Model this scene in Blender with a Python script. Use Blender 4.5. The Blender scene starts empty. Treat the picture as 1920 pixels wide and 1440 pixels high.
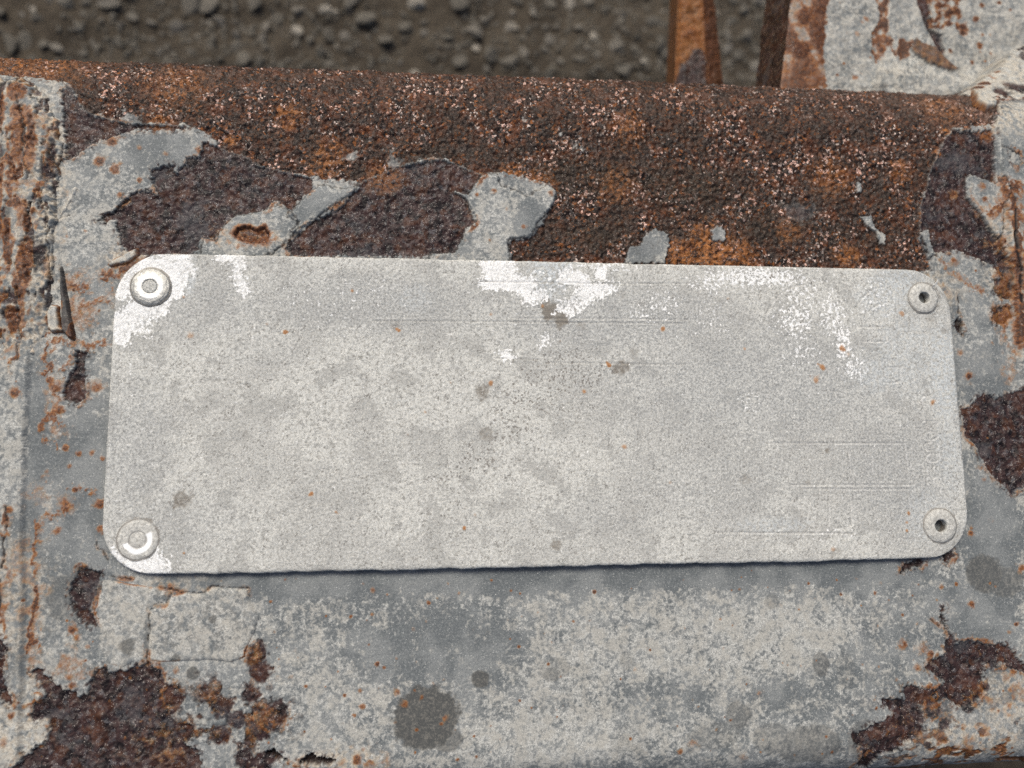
import bpy, math, random
import numpy as np
from mathutils import Matrix

# ------------------------------------------------------------------ camera
F = 1560.0                                  # focal length in photograph pixels (1920 wide)
RX = np.array([0.99315, 0.0, 0.0])          # replaced below by the solved axes
W_PL, H_PL = 200.0, 71.0                    # plate size, mm
def solve_pose():
    # plate corners as measured in the photograph -> pose of the plate plane
    P = np.array([(219.3, 473.4), (1776.9, 506.7), (1821.9, 1044.5), (186.5, 1078.3)])
    Wd = np.array([(0, 0), (1, 0), (1, 1), (0, 1)], float)
    A = []
    for (x, y), (u, v) in zip(Wd, P):
        A.append([x, y, 1, 0, 0, 0, -u*x, -u*y, -u]); A.append([0, 0, 0, x, y, 1, -v*x, -v*y, -v])
    H = np.linalg.svd(np.array(A))[2][-1].reshape(3, 3)
    K = np.array([[F, 0, 960], [0, F, 720], [0, 0, 1]])
    M = np.linalg.inv(K) @ H
    if M[2, 2] < 0: M = -M
    a = np.linalg.norm(M[:, 0])
    r1 = M[:, 0]/a; r2 = M[:, 1]/np.linalg.norm(M[:, 1]); r2 = r2-r1*(r1@r2); r2 /= np.linalg.norm(r2)
    n = np.cross(r1, r2)
    t = M[:, 2]/a*W_PL + r1*W_PL/2 + r2*H_PL/2
    R = np.stack([r1, -r2, -n], 1)
    return R, t
RC, TC = solve_pose()
CP = -RC.T @ TC                              # camera position, mm
def ray(x, y):
    d = RC.T @ np.array([(x-960)/F, (y-720)/F, 1.0]); return d/np.linalg.norm(d)
def on_plane(x, y, z):
    d = ray(x, y); k = (z-CP[2])/d[2]; p = CP+d*k; return p[0], p[1]

scene = bpy.context.scene
col = scene.collection
cam = bpy.data.cameras.new('camera')
cam_o = bpy.data.objects.new('camera', cam); col.objects.link(cam_o)
cam.sensor_fit = 'HORIZONTAL'; cam.sensor_width = 36.0; cam.lens = 36.0*F/1920
cam.clip_start = 0.005; cam.clip_end = 60.0
rt, up, bk = RC.T@[1, 0, 0], -(RC.T@[0, 1, 0]), -(RC.T@[0, 0, 1])
m = Matrix.Identity(4)
for i in range(3):
    m[i][0], m[i][1], m[i][2], m[i][3] = rt[i], up[i], bk[i], CP[i]*0.001
cam_o.matrix_world = m
cam.dof.use_dof = True
cam.dof.focus_distance = float(TC[2])*0.001
cam.dof.aperture_fstop = 12.0
scene.camera = cam_o

# ------------------------------------------------------------------ sky, sun, exposure
SUN_EL, SUN_AZ = 52.0, 24.0                 # bright overcast, light from the far left side of the tube
world = bpy.data.worlds.new('World'); scene.world = world; world.use_nodes = True
wn = world.node_tree; wn.nodes.clear()
sky = wn.nodes.new('ShaderNodeTexSky'); sky.sky_type = 'NISHITA'; sky.sun_disc = False
sky.sun_elevation = math.radians(SUN_EL); sky.sun_rotation = math.radians(-SUN_AZ)
sky.air_density = 0.9; sky.dust_density = 5.0; sky.ozone_density = 0.6
bg = wn.nodes.new('ShaderNodeBackground'); bg.inputs[1].default_value = 0.065
wo = wn.nodes.new('ShaderNodeOutputWorld')
wn.links.new(sky.outputs[0], bg.inputs[0]); wn.links.new(bg.outputs[0], wo.inputs[0])
sun = bpy.data.lights.new('sun', 'SUN'); sun.energy = 1.5; sun.angle = math.radians(25); sun.color = (1.0, 0.985, 0.90)
sun_o = bpy.data.objects.new('sun', sun); col.objects.link(sun_o)
sun_o.rotation_euler = (math.radians(-(90-SUN_EL)), 0, math.radians(SUN_AZ))
scene.view_settings.view_transform = 'Standard'; scene.view_settings.look = 'None'
scene.view_settings.gamma = 1.0; scene.view_settings.exposure = 0.85
scene.cycles.use_denoising = False
scene.cycles.max_bounces = 4; scene.cycles.diffuse_bounces = 2; scene.cycles.glossy_bounces = 2; scene.cycles.caustics_reflective = False; scene.cycles.caustics_refractive = False

# ------------------------------------------------------------------ numeric helpers
rng = np.random.default_rng(7)
PERM = np.concatenate([rng.permutation(512)]*3)
GR = rng.normal(size=(512, 2)); GR /= np.linalg.norm(GR, axis=1)[:, None]
def perlin(x, y):
    xi = np.floor(x).astype(np.int64); yi = np.floor(y).astype(np.int64)
    xf = x-xi; yf = y-yi; xi &= 511; yi &= 511
    u = xf*xf*xf*(xf*(xf*6-15)+10); v = yf*yf*yf*(yf*(yf*6-15)+10)
    def g(ix, iy, fx, fy):
        h = PERM[PERM[ix]+iy]; return GR[h, 0]*fx+GR[h, 1]*fy
    a = g(xi, yi, xf, yf); b = g(xi+1, yi, xf-1, yf); c = g(xi, yi+1, xf, yf-1); d = g(xi+1, yi+1, xf-1, yf-1)
    return ((a+(b-a)*u)*(1-v)+(c+(d-c)*u)*v)*1.5
def fbm(x, y, size, octv=4, seed=0, rough=0.55):
    x = np.asarray(x, float)/size+seed*17.3+100; y = np.asarray(y, float)/size+seed*31.7+100
    o = 0; amp = 1
    for i in range(octv):
        o = o+amp*perlin(x, y); x, y = (x*0.8-y*0.6)*2.03+5.1, (x*0.6+y*0.8)*2.03+9.7; amp *= rough
    return o
def sstep(a, b, x):
    t = np.clip((x-a)/(b-a), 0, 1); return t*t*(3-2*t)
def sdf_poly(X, Y, P):                       # positive inside
    P = np.asarray(P, float); ins = np.zeros(X.shape, bool); d = np.full(X.shape, 1e18)
    n = len(P)
    for i in range(n):
        ax, ay = P[i]; bx, by = P[(i+1) % n]; ex, ey = bx-ax, by-ay
        px, py = X-ax, Y-ay
        k = np.clip((px*ex+py*ey)/(ex*ex+ey*ey+1e-12), 0, 1)
        d = np.minimum(d, (px-ex*k)**2+(py-ey*k)**2)
        c = ((ay > Y) != (by > Y))
        with np.errstate(divide='ignore', invalid='ignore'):
            xi = (bx-ax)*(Y-ay)/(by-ay)+ax
        ins ^= c & (X < xi)
    d = np.sqrt(d); return np.where(ins, d, -d)
def dist_line(X, Y, P):
    d = np.full(X.shape, 1e18)
    for (ax, ay), (bx, by) in zip(P[:-1], P[1:]):
        ex, ey = bx-ax, by-ay
        k = np.clip(((X-ax)*ex+(Y-ay)*ey)/(ex*ex+ey*ey+1e-12), 0, 1)
        d = np.minimum(d, (X-ax-ex*k)**2+(Y-ay-ey*k)**2)
    return np.sqrt(d)
def T(ox, oy, s, pts): return [(ox+x/s, oy+y/s) for x, y in pts]

class Field:
    """masks over a tensor grid; shapes are given in photograph pixels and carried to the surface by `loc`"""
    def __init__(self, us, vs, loc):
        self.us, self.vs, self.loc = us, vs, loc
        self.U, self.V = np.meshgrid(us, vs, indexing='ij')
        self.a = {}
        self.h = np.zeros(self.U.shape)
        self.n1 = fbm(self.U, self.V, 2.2, 4, 1); self.n2 = fbm(self.U, self.V, 0.8, 3, 2); self.n3 = fbm(self.U, self.V, 7.0, 4, 3)
    def get(self, k, v=0.0):
        if k not in self.a: self.a[k] = np.full(self.U.shape, float(v))
        return self.a[k]
    def sl(self, P, mar):
        P = np.asarray(P)
        i0, i1 = np.searchsorted(self.us, [P[:, 0].min()-mar, P[:, 0].max()+mar])
        j0, j1 = np.searchsorted(self.vs, [P[:, 1].min()-mar, P[:, 1].max()+mar])
        return np.s_[i0:i1, j0:j1]
    def pts(self, px): return [self.loc(x, y) for x, y in px]
    def poly(self, px, mar=3.0, wob=0.45, fine=0.25):
        P = self.pts(px); s = self.sl(P, mar)
        if self.U[s].size == 0: return s, np.zeros(self.U[s].shape)
        d = sdf_poly(self.U[s], self.V[s], P)+wob*self.n1[s]+fine*self.n2[s]
        return s, d
    def line(self, px, mar=3.0, wob=0.15):
        P = self.pts(px); s = self.sl(P, mar)
        return s, dist_line(self.U[s]+wob*self.n1[s], self.V[s]+wob*self.n2[s], P)
    def blob(self, x, y, rx, ry=None, wob=0.25):
        ry = ry or rx
        u, v = self.loc(x, y); s = self.sl([(u-rx*PX*2.2, v-ry*PX*2.2), (u+rx*PX*2.2, v+ry*PX*2.2)], 0.3)
        d = np.sqrt(((self.U[s]-u)/(rx*PX))**2+((self.V[s]-v)/(ry*PX))**2)
        return s, d*(1+wob*self.n1[s]+0.5*wob*self.n2[s])
PX = 0.1275                                   # mm per photograph pixel near the plate
def put(A, s, m, v=1.0): A[s] = A[s]*(1-m)+v*m
def mx(A, s, m): A[s] = np.maximum(A[s], m)

def make_mesh(name, co, quads, attrs=None, mat=None, parent=None, smooth=True):
    me = bpy.data.meshes.new(name)
    co = np.asarray(co, np.float32)*0.001; quads = np.asarray(quads, np.int32)
    k = quads.shape[1]
    me.vertices.add(len(co)); me.vertices.foreach_set('co', co.ravel())
    me.loops.add(quads.size); me.loops.foreach_set('vertex_index', quads.ravel())
    me.polygons.add(len(quads)); me.polygons.foreach_set('loop_start', np.arange(0, quads.size, k, dtype=np.int32))
    me.update(calc_edges=True)
    if smooth: me.polygons.foreach_set('use_smooth', np.ones(len(quads), bool))
    attrs = dict(attrs or {}); st = attrs.pop('st', None)
    if st is None: st = np.stack([co[:, 0]+0.7*co[:, 2], co[:, 1]+0.7*co[:, 2]], -1)*1000
    if mat in (STEEL, PLATE) and 'na' not in attrs:
        for nm, size, sd in ((('na', 1.4, 201), ('nb', 4.5, 202), ('nc', 10.0, 203), ('nd', 2.4, 204)) if mat is STEEL else (('na', 0.85, 201), ('nb', 7.0, 202), ('nc', 22.0, 203), ('nd', 1.5, 204))):
            attrs[nm] = 0.5+0.36*fbm(st[:, 0], st[:, 1], size, 4, sd-190)
    av = me.attributes.new('st', 'FLOAT_VECTOR', 'POINT'); av.data.foreach_set('vector', np.concatenate([st*0.001, 0*st[:, :1]], 1).astype(np.float32).ravel())
    for n, v in attrs.items():
        at = me.attributes.new(n, 'FLOAT', 'POINT'); at.data.foreach_set('value', np.asarray(v, np.float32).ravel())
    me.validate()
    if mat: me.materials.append(mat)
    o = bpy.data.objects.new(name, me); col.objects.link(o)
    if parent: o.parent = parent
    return o
def grid_mesh(name, C, attrs, keep, mat, parent, flip=False, st=None):
    """C: (n,m,3) points; keep: (n-1,m-1) faces kept"""
    n, mm = C.shape[:2]
    I = np.arange(n*mm).reshape(n, mm)
    q = np.stack([I[:-1, :-1], I[1:, :-1], I[1:, 1:], I[:-1, 1:]], -1)
    q = q.reshape(-1, 4) if keep is None else q[keep]
    if flip: q = q[:, ::-1]
    used = np.zeros(n*mm, bool); used[q.ravel()] = True
    idx = np.cumsum(used)-1
    co = C.reshape(-1, 3)[used]
    at = {k: v.reshape(-1)[used] for k, v in attrs.items()}
    if st is not None: at['st'] = st.reshape(-1, 2)[used]
    return make_mesh(name, co, idx[q], at, mat, parent)
def tag(o, label=None, cat=None, group=None, kind=None):
    for k, v in (('label', label), ('category', cat), ('group', group), ('kind', kind)):
        if v: o[k] = v
    return o
def empty(name, x, y, z):
    o = bpy.data.objects.new(name, None); col.objects.link(o); o.empty_display_size = 0.01; return o

# ------------------------------------------------------------------ node helpers
class NT:
    def __init__(self, name):
        self.m = bpy.data.materials.new(name); self.m.use_nodes = True
        self.t = self.m.node_tree; self.t.nodes.clear()
        self.o = self.t.nodes.new('ShaderNodeOutputMaterial'); self.b = self.t.nodes.new('ShaderNodeBsdfPrincipled')
        self.t.links.new(self.b.outputs[0], self.o.inputs[0])
        a_ = self.t.nodes.new('ShaderNodeAttribute'); a_.attribute_name = 'st'; self.tc = a_.outputs['Vector']; self.d2 = True
    def solid(self): self.tc = self.t.nodes.new('ShaderNodeTexCoord').outputs['Object']; self.d2 = False
    def n(self, k): return self.t.nodes.new('ShaderNode'+k)
    def set(self, sock, v):
        if hasattr(v, 'is_linked') or hasattr(v, 'links'): self.t.links.new(v, sock)
        elif isinstance(v, tuple) and len(v) == 3: sock.default_value = (*v, 1)
        else: sock.default_value = v
    def attr(self, k):
        a = self.n('Attribute'); a.attribute_name = k; return a.outputs['Fac']
    def noise(self, mmsize, det=4, rough=0.6, dist=0.0, off=0.0, vec=None):
        a = self.n('TexNoise'); v = vec or self.tc; a.noise_dimensions = '2D' if self.d2 else '3D'
        if off:
            mp = self.n('VectorMath'); mp.operation = 'ADD'; self.t.links.new(v, mp.inputs[0]); mp.inputs[1].default_value = (off, off*1.7, off*0.3); v = mp.outputs[0]
        self.t.links.new(v, a.inputs['Vector']); a.inputs['Scale'].default_value = 1000.0/mmsize
        a.inputs['Detail'].default_value = det; a.inputs['Roughness'].default_value = rough; a.inputs['Distortion'].default_value = dist
        return a.outputs[0]
    def vor(self, mmsize, feature='F1', rnd=1.0):
        a = self.n('TexVoronoi'); a.voronoi_dimensions = '2D'; self.t.links.new(self.tc, a.inputs['Vector']); a.inputs['Scale'].default_value = 1000.0/mmsize
        a.feature = feature; a.inputs['Randomness'].default_value = rnd; return a
    def sep(self, c):
        a = self.n('SeparateColor'); self.t.links.new(c, a.inputs[0]); return a.outputs
    def ramp(self, f, stops, const=False):
        a = self.n('ValToRGB'); self.t.links.new(f, a.inputs[0]); r = a.color_ramp
        if const: r.interpolation = 'CONSTANT'
        while len(r.elements) < len(stops): r.elements.new(0.5)
        for e, (p, c) in zip(r.elements, stops):
            e.position = p; e.color = (*c, 1) if isinstance(c, tuple) else (c, c, c, 1)
        return a.outputs[0]
    def mix(self, f, a, b, mode='MIX'):
        x = self.n('Mix'); x.data_type = 'RGBA'; x.blend_type = mode
        self.set(x.inputs[0], f); self.set(x.inputs[6], a); self.set(x.inputs[7], b); return x.outputs[2]
    def math(self, op, a, b=0.0, clamp=False):
        x = self.n('Math'); x.operation = op; x.use_clamp = clamp; self.set(x.inputs[0], a); self.set(x.inputs[1], b); return x.outputs[0]
    def mr(self, v, a, b, c=0.0, d=1.0):
        x = self.n('MapRange'); x.interpolation_type = 'SMOOTHSTEP'
        self.set(x.inputs[0], v)
        for i, k in ((1, a), (2, b), (3, c), (4, d)): self.set(x.inputs[i], k)
        return x.outputs[0]
    def bump(self, h, mm, strength=1.0, nrm=None):
        x = self.n('Bump'); x.inputs['Strength'].default_value = strength; x.inputs['Distance'].default_value = mm*0.001
        self.t.links.new(h, x.inputs['Height'])
        if nrm: self.t.links.new(nrm, x.inputs['Normal'])
        return x.outputs[0]
    def out(self, c, rough, nrm=None, spec=0.5, metal=0.0):
        self.set(self.b.inputs['Base Color'], c); self.set(self.b.inputs['Roughness'], rough)
        self.set(self.b.inputs['Specular IOR Level'], spec); self.set(self.b.inputs['Metallic'], metal)
        if nrm: self.t.links.new(nrm, self.b.inputs['Normal'])
        return self.m

def steel_material():
    """weathered galvanised paint over rusting steel; attributes say where each layer is worn through"""
    g = NT('weathered_painted_steel')
    na, nb_, nc, nd = g.attr('na'), g.attr('nb'), g.attr('nc'), g.attr('nd')      # slow variations, 1.4 / 4.5 / 10 / 2.4 mm
    f1 = g.noise(0.52, 3, 0.70); f2 = g.noise(0.30, 2, 0.65, off=0.7); f3 = g.noise(1.0, 5, 0.62, 0.3, off=1.7)
    v1 = g.vor(0.62); c1 = g.sep(v1.outputs['Color'])
    v2 = g.vor(0.36); c2 = g.sep(v2.outputs['Color'])
    # --- paint with a crust of pale dust
    P = g.mix(g.mr(nc, 0.35, 0.68), (0.112, 0.122, 0.125), (0.188, 0.196, 0.194))
    P = g.mix(g.mr(f1, 0.46, 0.72, 0, 0.40), P, (0.31, 0.32, 0.315))
    P = g.mix(g.mr(f2, 0.52, 0.30, 0, 0.45), P, (0.085, 0.095, 0.10))
    dust = g.attr('dust')
    dn = g.math('ADD', g.math('ADD', g.math('MULTIPLY', f3, 0.62), g.math('MULTIPLY', nd, 0.20)), g.math('MULTIPLY', nb_, 0.18))
    dm = g.mr(g.math('SUBTRACT', dn, g.math('SUBTRACT', 0.735, g.math('MULTIPLY', dust, 0.44))), -0.085, 0.125)
    D = g.mix(g.mr(f2, 0.28, 0.68), (0.29, 0.286, 0.262), (0.55, 0.543, 0.505))
    D = g.mix(g.mr(nb_, 0.40, 0.66, 0, 0.65), D, (0.36, 0.342, 0.30))
    D = g.mix(g.mr(f1, 0.50, 0.32, 0, 0.55), D, (0.22, 0.217, 0.205))
    paint = g.mix(g.math('MULTIPLY', dm, 0.90), P, D)
    paint = g.mix(g.math('MULTIPLY', g.mr(f2, 0.66, 0.72, 0, 0.8), g.mr(na, 0.45, 0.62)), paint, (0.66, 0.655, 0.62))
    paint = g.mix(g.math('MULTIPLY', g.mr(f2, 0.34, 0.28, 0, 0.7), g.mr(na, 0.50, 0.35)), paint, (0.10, 0.10, 0.10))
    # cream tint of the old weld paint
    cr = g.math('MULTIPLY', g.attr('cream'), g.mr(na, 0.34, 0.62))
    paint = g.mix(cr, paint, g.mix(g.mr(f1, 0.3, 0.7), (0.30, 0.245, 0.18), (0.60, 0.55, 0.46)))
    # damp / oily grey spots
    paint = g.mix(g.attr('damp'), paint, g.mix(g.mr(g.math('ADD', f1, g.math('MULTIPLY', na, 0.4)), 0.66, 0.88), (0.070, 0.071, 0.068), (0.135, 0.129, 0.115)))
    # orange stain bleeding out of pin holes
    st = g.attr('stain')
    sm = g.mr(g.math('ADD', st, g.math('MULTIPLY', g.math('SUBTRACT', g.math('ADD', f1, na), 1.0), 0.45)), 0.15, 0.62)
    S = g.ramp(g.math('ADD', st, g.math('MULTIPLY', g.math('SUBTRACT', g.math('ADD', f3, f1), 1.0), 0.75)), [(0.0, (0.28, 0.21, 0.11)), (0.20, (0.31, 0.175, 0.052)), (0.38, (0.29, 0.115, 0.025)), (0.58, (0.15, 0.048, 0.012)), (0.82, (0.042, 0.015, 0.007))])
    S = g.mix(g.mr(f2, 0.56, 0.72, 0, 0.40), S, (0.36, 0.17, 0.065))
    S = g.mix(g.mr(f2, 0.46, 0.28, 0, 0.4), S, (0.05, 0.02, 0.010))
    paint = g.mix(g.math('MULTIPLY', sm, g.mr(st, 0.1, 0.6, 0.55, 0.95)), paint, S)
    # --- granular rust
    A = g.ramp(c1[0], [(0.0, (0.006, 0.004, 0.004)), (0.22, (0.018, 0.011, 0.009)), (0.44, (0.042, 0.021, 0.014)), (0.64, (0.080, 0.033, 0.017)), (0.80, (0.125, 0.046, 0.018)), (0.89, (0.10, 0.082, 0.074)), (0.945, (0.26, 0.095, 0.030))], True)
    A2 = g.ramp(c2[1], [(0.0, (0.010, 0.007, 0.005)), (0.35, (0.035, 0.020, 0.013)), (0.70, (0.085, 0.037, 0.020)), (0.90, (0.16, 0.12, 0.10)), (0.955, (0.62, 0.50, 0.44))], True)
    A = g.mix(g.mr(g.math('ABSOLUTE', g.math('SUBTRACT', c2[1], 0.5)), 0.20, 0.46, 0.12, 0.85), A, g.mix(g.mr(g.math('ADD', nc, g.math('MULTIPLY', na, 0.5)), 0.62, 0.86, 0.85, 0.0), A2, (0.055, 0.028, 0.017)))
    A = g.mix(g.mr(nb_, 0.53, 0.72, 0, 0.42), A, g.mix(c1[1], (0.05, 0.016, 0.007), (0.17, 0.052, 0.017)))
    A = g.mix(g.mr(nc, 0.50, 0.30, 0, 0.45), A, g.mix(c2[2], (0.010, 0.008, 0.006), (0.055, 0.040, 0.030)))
    A = g.mix(g.mr(nd, 0.52, 0.70, 0, 0.50), A, g.mix(c2[0], (0.010, 0.008, 0.007), (0.060, 0.045, 0.038)))
    pk = g.math('MULTIPLY', g.mr(c1[2], 0.915, 0.93), g.math('MULTIPLY', g.mr(nc, 0.46, 0.66), g.mr(f2, 0.40, 0.52)))
    A = g.mix(pk, A, g.mix(c2[2], (0.52, 0.26, 0.18), (0.80, 0.58, 0.50)))
    A = g.mix(g.math('MULTIPLY', g.attr('damp'), g.mr(f3, 0.62, 0.40, 0.25, 0.85)), A, g.mix(c2[2], (0.008, 0.0065, 0.005), (0.060, 0.042, 0.027)))
    A = g.mix(g.math('MULTIPLY', g.attr('ochre'), g.mr(g.math('ADD', na, f1), 0.80, 1.12)), A, g.mix(c1[0], (0.13, 0.046, 0.014), (0.36, 0.145, 0.045)))
    dR = g.mr(g.math('ADD', g.math('MULTIPLY', g.attr('mauve'), 0.55), g.math('ADD', g.math('MULTIPLY', na, 0.6), g.math('MULTIPLY', nb_, 0.5))), 0.76, 1.00)
    A = g.mix(g.math('MULTIPLY', dR, 0.42), A, g.mix(c1[0], (0.060, 0.036, 0.026), (0.175, 0.122, 0.098)))
    # --- dense dark scale
    B = g.mix(g.mr(nd, 0.30, 0.70), (0.009, 0.006, 0.0065), (0.042, 0.023, 0.022))
    B = g.mix(g.mr(f1, 0.52, 0.32, 0, 0.6), B, (0.014, 0.010, 0.010))
    B = g.mix(g.mr(nb_, 0.55, 0.72, 0, 0.45), B, g.mix(c1[0], (0.045, 0.016, 0.008), (0.12, 0.044, 0.017)))
    B = g.mix(g.mr(g.math('ADD', na, g.math('MULTIPLY', nc, 0.6)), 0.90, 1.06, 0, 0.5), B, g.mix(c2[0], (0.050, 0.048, 0.053), (0.15, 0.147, 0.158)))
    B = g.mix(g.mr(c1[1], 0.78, 1.0, 0, 0.40), B, (0.115, 0.075, 0.064))
    B = g.mix(g.math('MULTIPLY', g.mr(f2, 0.64, 0.70, 0, 0.85), g.mr(na, 0.42, 0.60)), B, (0.50, 0.44, 0.40))
    B = g.mix(g.mr(nc, 0.56, 0.74, 0, 0.42), B, g.mix(c1[2], (0.040, 0.015, 0.010), (0.092, 0.035, 0.020)))
    B = g.mix(g.mr(g.math('ADD', nc, g.math('MULTIPLY', f3, 0.7)), 0.74, 0.56, 0, 0.55), B, g.mix(f1, (0.012, 0.011, 0.013), (0.115, 0.111, 0.118)))
    B = g.mix(g.math('MULTIPLY', g.attr('ochre'), g.mr(f3, 0.36, 0.56)), B, g.mix(f1, (0.16, 0.058, 0.016), (0.27, 0.108, 0.033)))
    B = g.mix(g.math('MULTIPLY', sm, 0.72), B, S)
    rA, rB = g.attr('rust_a'), g.attr('rust_b')
    c = g.mix(rB, paint, B); c = g.mix(rA, c, A)
    c = g.mix(g.attr('crack_shade'), c, (0.014, 0.009, 0.007))
    rust = g.math('MAXIMUM', rA, rB)
    rough = g.math('SUBTRACT', g.mr(g.math('MAXIMUM', rust, g.math('MULTIPLY', sm, 0.8)), 0, 1, 0.62, 0.55), g.math('MULTIPLY', g.mr(c2[2], 0.72, 0.9), g.math('MULTIPLY', rust, 0.34)))
    hb = g.math('ADD', g.math('MULTIPLY', v2.outputs['Distance'], g.math('ADD', g.math('MULTIPLY', rA, -1.0), g.math('MULTIPLY', rB, -0.4))), g.math('MULTIPLY', f1, 0.7))
    return g.out(c, rough, g.bump(hb, 0.15, 0.75), g.mr(rust, 0, 1, 0.30, 0.22))

def plate_material():
    g = NT('dusty_aluminium')
    na, nb_, nc, nd = g.attr('na'), g.attr('nb'), g.attr('nc'), g.attr('nd')
    f1 = g.noise(0.50, 4, 0.72); f2 = g.noise(0.30, 2, 0.65, off=0.7)
    v2 = g.vor(0.40); c2 = g.sep(v2.outputs['Color'])
    f3 = g.noise(0.9, 5, 0.65, 0.4, off=1.7)
    base = g.mix(g.mr(f1, 0.28, 0.66), (0.37, 0.365, 0.336), (0.585, 0.578, 0.54))
    base = g.mix(g.mr(f3, 0.48, 0.30, 0, 0.8), base, (0.255, 0.249, 0.228))
    base = g.mix(g.mr(f3, 0.52, 0.70, 0, 0.55), base, (0.62, 0.612, 0.575))
    base = g.mix(g.mr(g.math('ADD', nb_, g.math('MULTIPLY', f3, 0.55)), 0.76, 0.58, 0, 0.55), base, (0.30, 0.296, 0.278))
    base = g.mix(g.mr(nc, 0.38, 0.66, 0, 0.60), base, g.mix(g.mr(f1, 0.3, 0.66), (0.27, 0.265, 0.247), (0.47, 0.464, 0.436)))
    # hair cracks and pits in the dust crust
    base = g.mix(g.math('MULTIPLY', g.attr('hair'), g.mr(f1, 0.70, 0.42)), base, (0.13, 0.12, 0.107))
    base = g.mix(g.math('MULTIPLY', g.mr(f2, 0.38, 0.30, 0, 0.85), g.mr(na, 0.62, 0.42)), base, (0.14, 0.13, 0.115))
    base = g.mix(g.math('MULTIPLY', g.mr(f2, 0.67, 0.72, 0, 0.8), g.mr(nd, 0.45, 0.6)), base, (0.76, 0.755, 0.735))
    gy = g.attr('grey')
    base = g.mix(g.math('MULTIPLY', gy, g.mr(f3, 0.64, 0.36, 0.35, 0.85)), base, g.mix(g.mr(f1, 0.33, 0.66), (0.205, 0.208, 0.203), (0.42, 0.423, 0.412)))
    bl = g.math('MULTIPLY', g.attr('bare'), g.mr(g.math('ADD', na, g.math('MULTIPLY', f1, 0.5)), 0.58, 0.86))
    base = g.mix(bl, base, g.mix(g.mr(f1, 0.35, 0.7), (0.36, 0.385, 0.395), (0.56, 0.58, 0.575)))
    sp = g.math('MULTIPLY', g.mr(c2[2], 0.86, 0.90), g.mr(g.math('ADD', g.attr('speck'), g.math('MULTIPLY', g.math('SUBTRACT', na, 0.5), 0.9)), 0.42, 0.70))
    base = g.mix(g.math('MULTIPLY', sp, 0.60), base, (0.10, 0.082, 0.07))
    sg = g.mr(g.math('ADD', g.attr('smudge'), g.math('MULTIPLY', g.math('SUBTRACT', g.math('ADD', f1, na), 1.0), 0.7)), 0.25, 0.95)
    base = g.mix(g.math('MULTIPLY', sg, 0.80), base, (0.150, 0.128, 0.102))
    wf = g.mr(g.math('ADD', g.math('MULTIPLY', g.attr('flecks'), 0.25), g.math('ADD', g.math('MULTIPLY', f1, 0.5), g.math('MULTIPLY', na, 0.5))), 0.675, 0.72)
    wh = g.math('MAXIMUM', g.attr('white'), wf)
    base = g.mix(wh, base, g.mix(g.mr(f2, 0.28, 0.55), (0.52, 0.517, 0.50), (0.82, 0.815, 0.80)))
    rd = g.attr('stain')
    base = g.mix(g.mr(rd, 0.1, 0.6, 0, 0.9), base, g.ramp(rd, [(0.0, (0.42, 0.26, 0.13)), (0.6, (0.34, 0.15, 0.05)), (1.0, (0.20, 0.075, 0.03))]))
    base = g.mix(g.attr('crack_shade'), base, (0.09, 0.08, 0.07))
    clean = g.math('MAXIMUM', bl, g.attr('white'))
    return g.out(base, g.mr(clean, 0, 1, 0.9, 0.5), g.bump(g.math('ADD', f1, f3), 0.14, 0.8), 0.30)

def rivet_material():
    g = NT('worn_aluminium_rivet')
    c = g.mix(g.mr(g.noise(0.8, 5, 0.7), 0.35, 0.65), (0.34, 0.332, 0.305), (0.52, 0.508, 0.468))
    c = g.mix(g.mr(g.noise(0.5, 3, 0.7, off=0.5), 0.60, 0.70, 0, 0.8), c, (0.20, 0.175, 0.15))
    c = g.mix(g.mr(g.noise(0.6, 3, 0.7, off=0.9), 0.62, 0.70, 0, 0.7), c, (0.72, 0.71, 0.67))
    c = g.mix(g.attr('white'), c, (0.82, 0.82, 0.81))
    c = g.mix(g.attr('crack_shade'), c, (0.13, 0.115, 0.10))
    nb = g.bump(g.noise(0.5, 4, 0.7), 0.12, 0.8)
    return g.out(c, 0.55, nb, 0.5, g.math('MULTIPLY', g.attr('shine'), 0.75))

def soil_material():
    g = NT('brown_soil'); g.solid()
    c = g.mix(g.mr(g.noise(30, 6, 0.65), 0.3, 0.7), (0.038, 0.030, 0.022), (0.070, 0.057, 0.042))
    c = g.mix(g.mr(g.noise(4, 4, 0.7, off=0.4), 0.5, 0.75, 0, 0.7), c, (0.115, 0.098, 0.077))
    return g.out(c, 0.95, g.bump(g.noise(6, 6, 0.7), 3.0, 0.8), 0.2)
def stone_material():
    g = NT('grey_stone'); g.solid()
    r = g.n('ObjectInfo').outputs['Random']
    c = g.ramp(r, [(0.0, (0.07, 0.062, 0.049)), (0.45, (0.12, 0.108, 0.088)), (0.85, (0.185, 0.166, 0.14)), (1.0, (0.40, 0.36, 0.30))])
    c = g.mix(g.mr(g.noise(9, 3, 0.6, off=3.0), 0.4, 0.65, 0, 0.5), c, (0.22, 0.20, 0.17))
    c = g.mix(g.mr(g.noise(5, 5, 0.65), 0.40, 0.7, 0, 0.6), c, (0.085, 0.072, 0.058))
    return g.out(c, 0.85, g.bump(g.noise(3, 4, 0.6), 0.8, 0.7), 0.3)
STEEL = PLATE = None
STEEL, PLATE, RIVET, SOIL, STONE = steel_material(), plate_material(), rivet_material(), soil_material(), stone_material()

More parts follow.
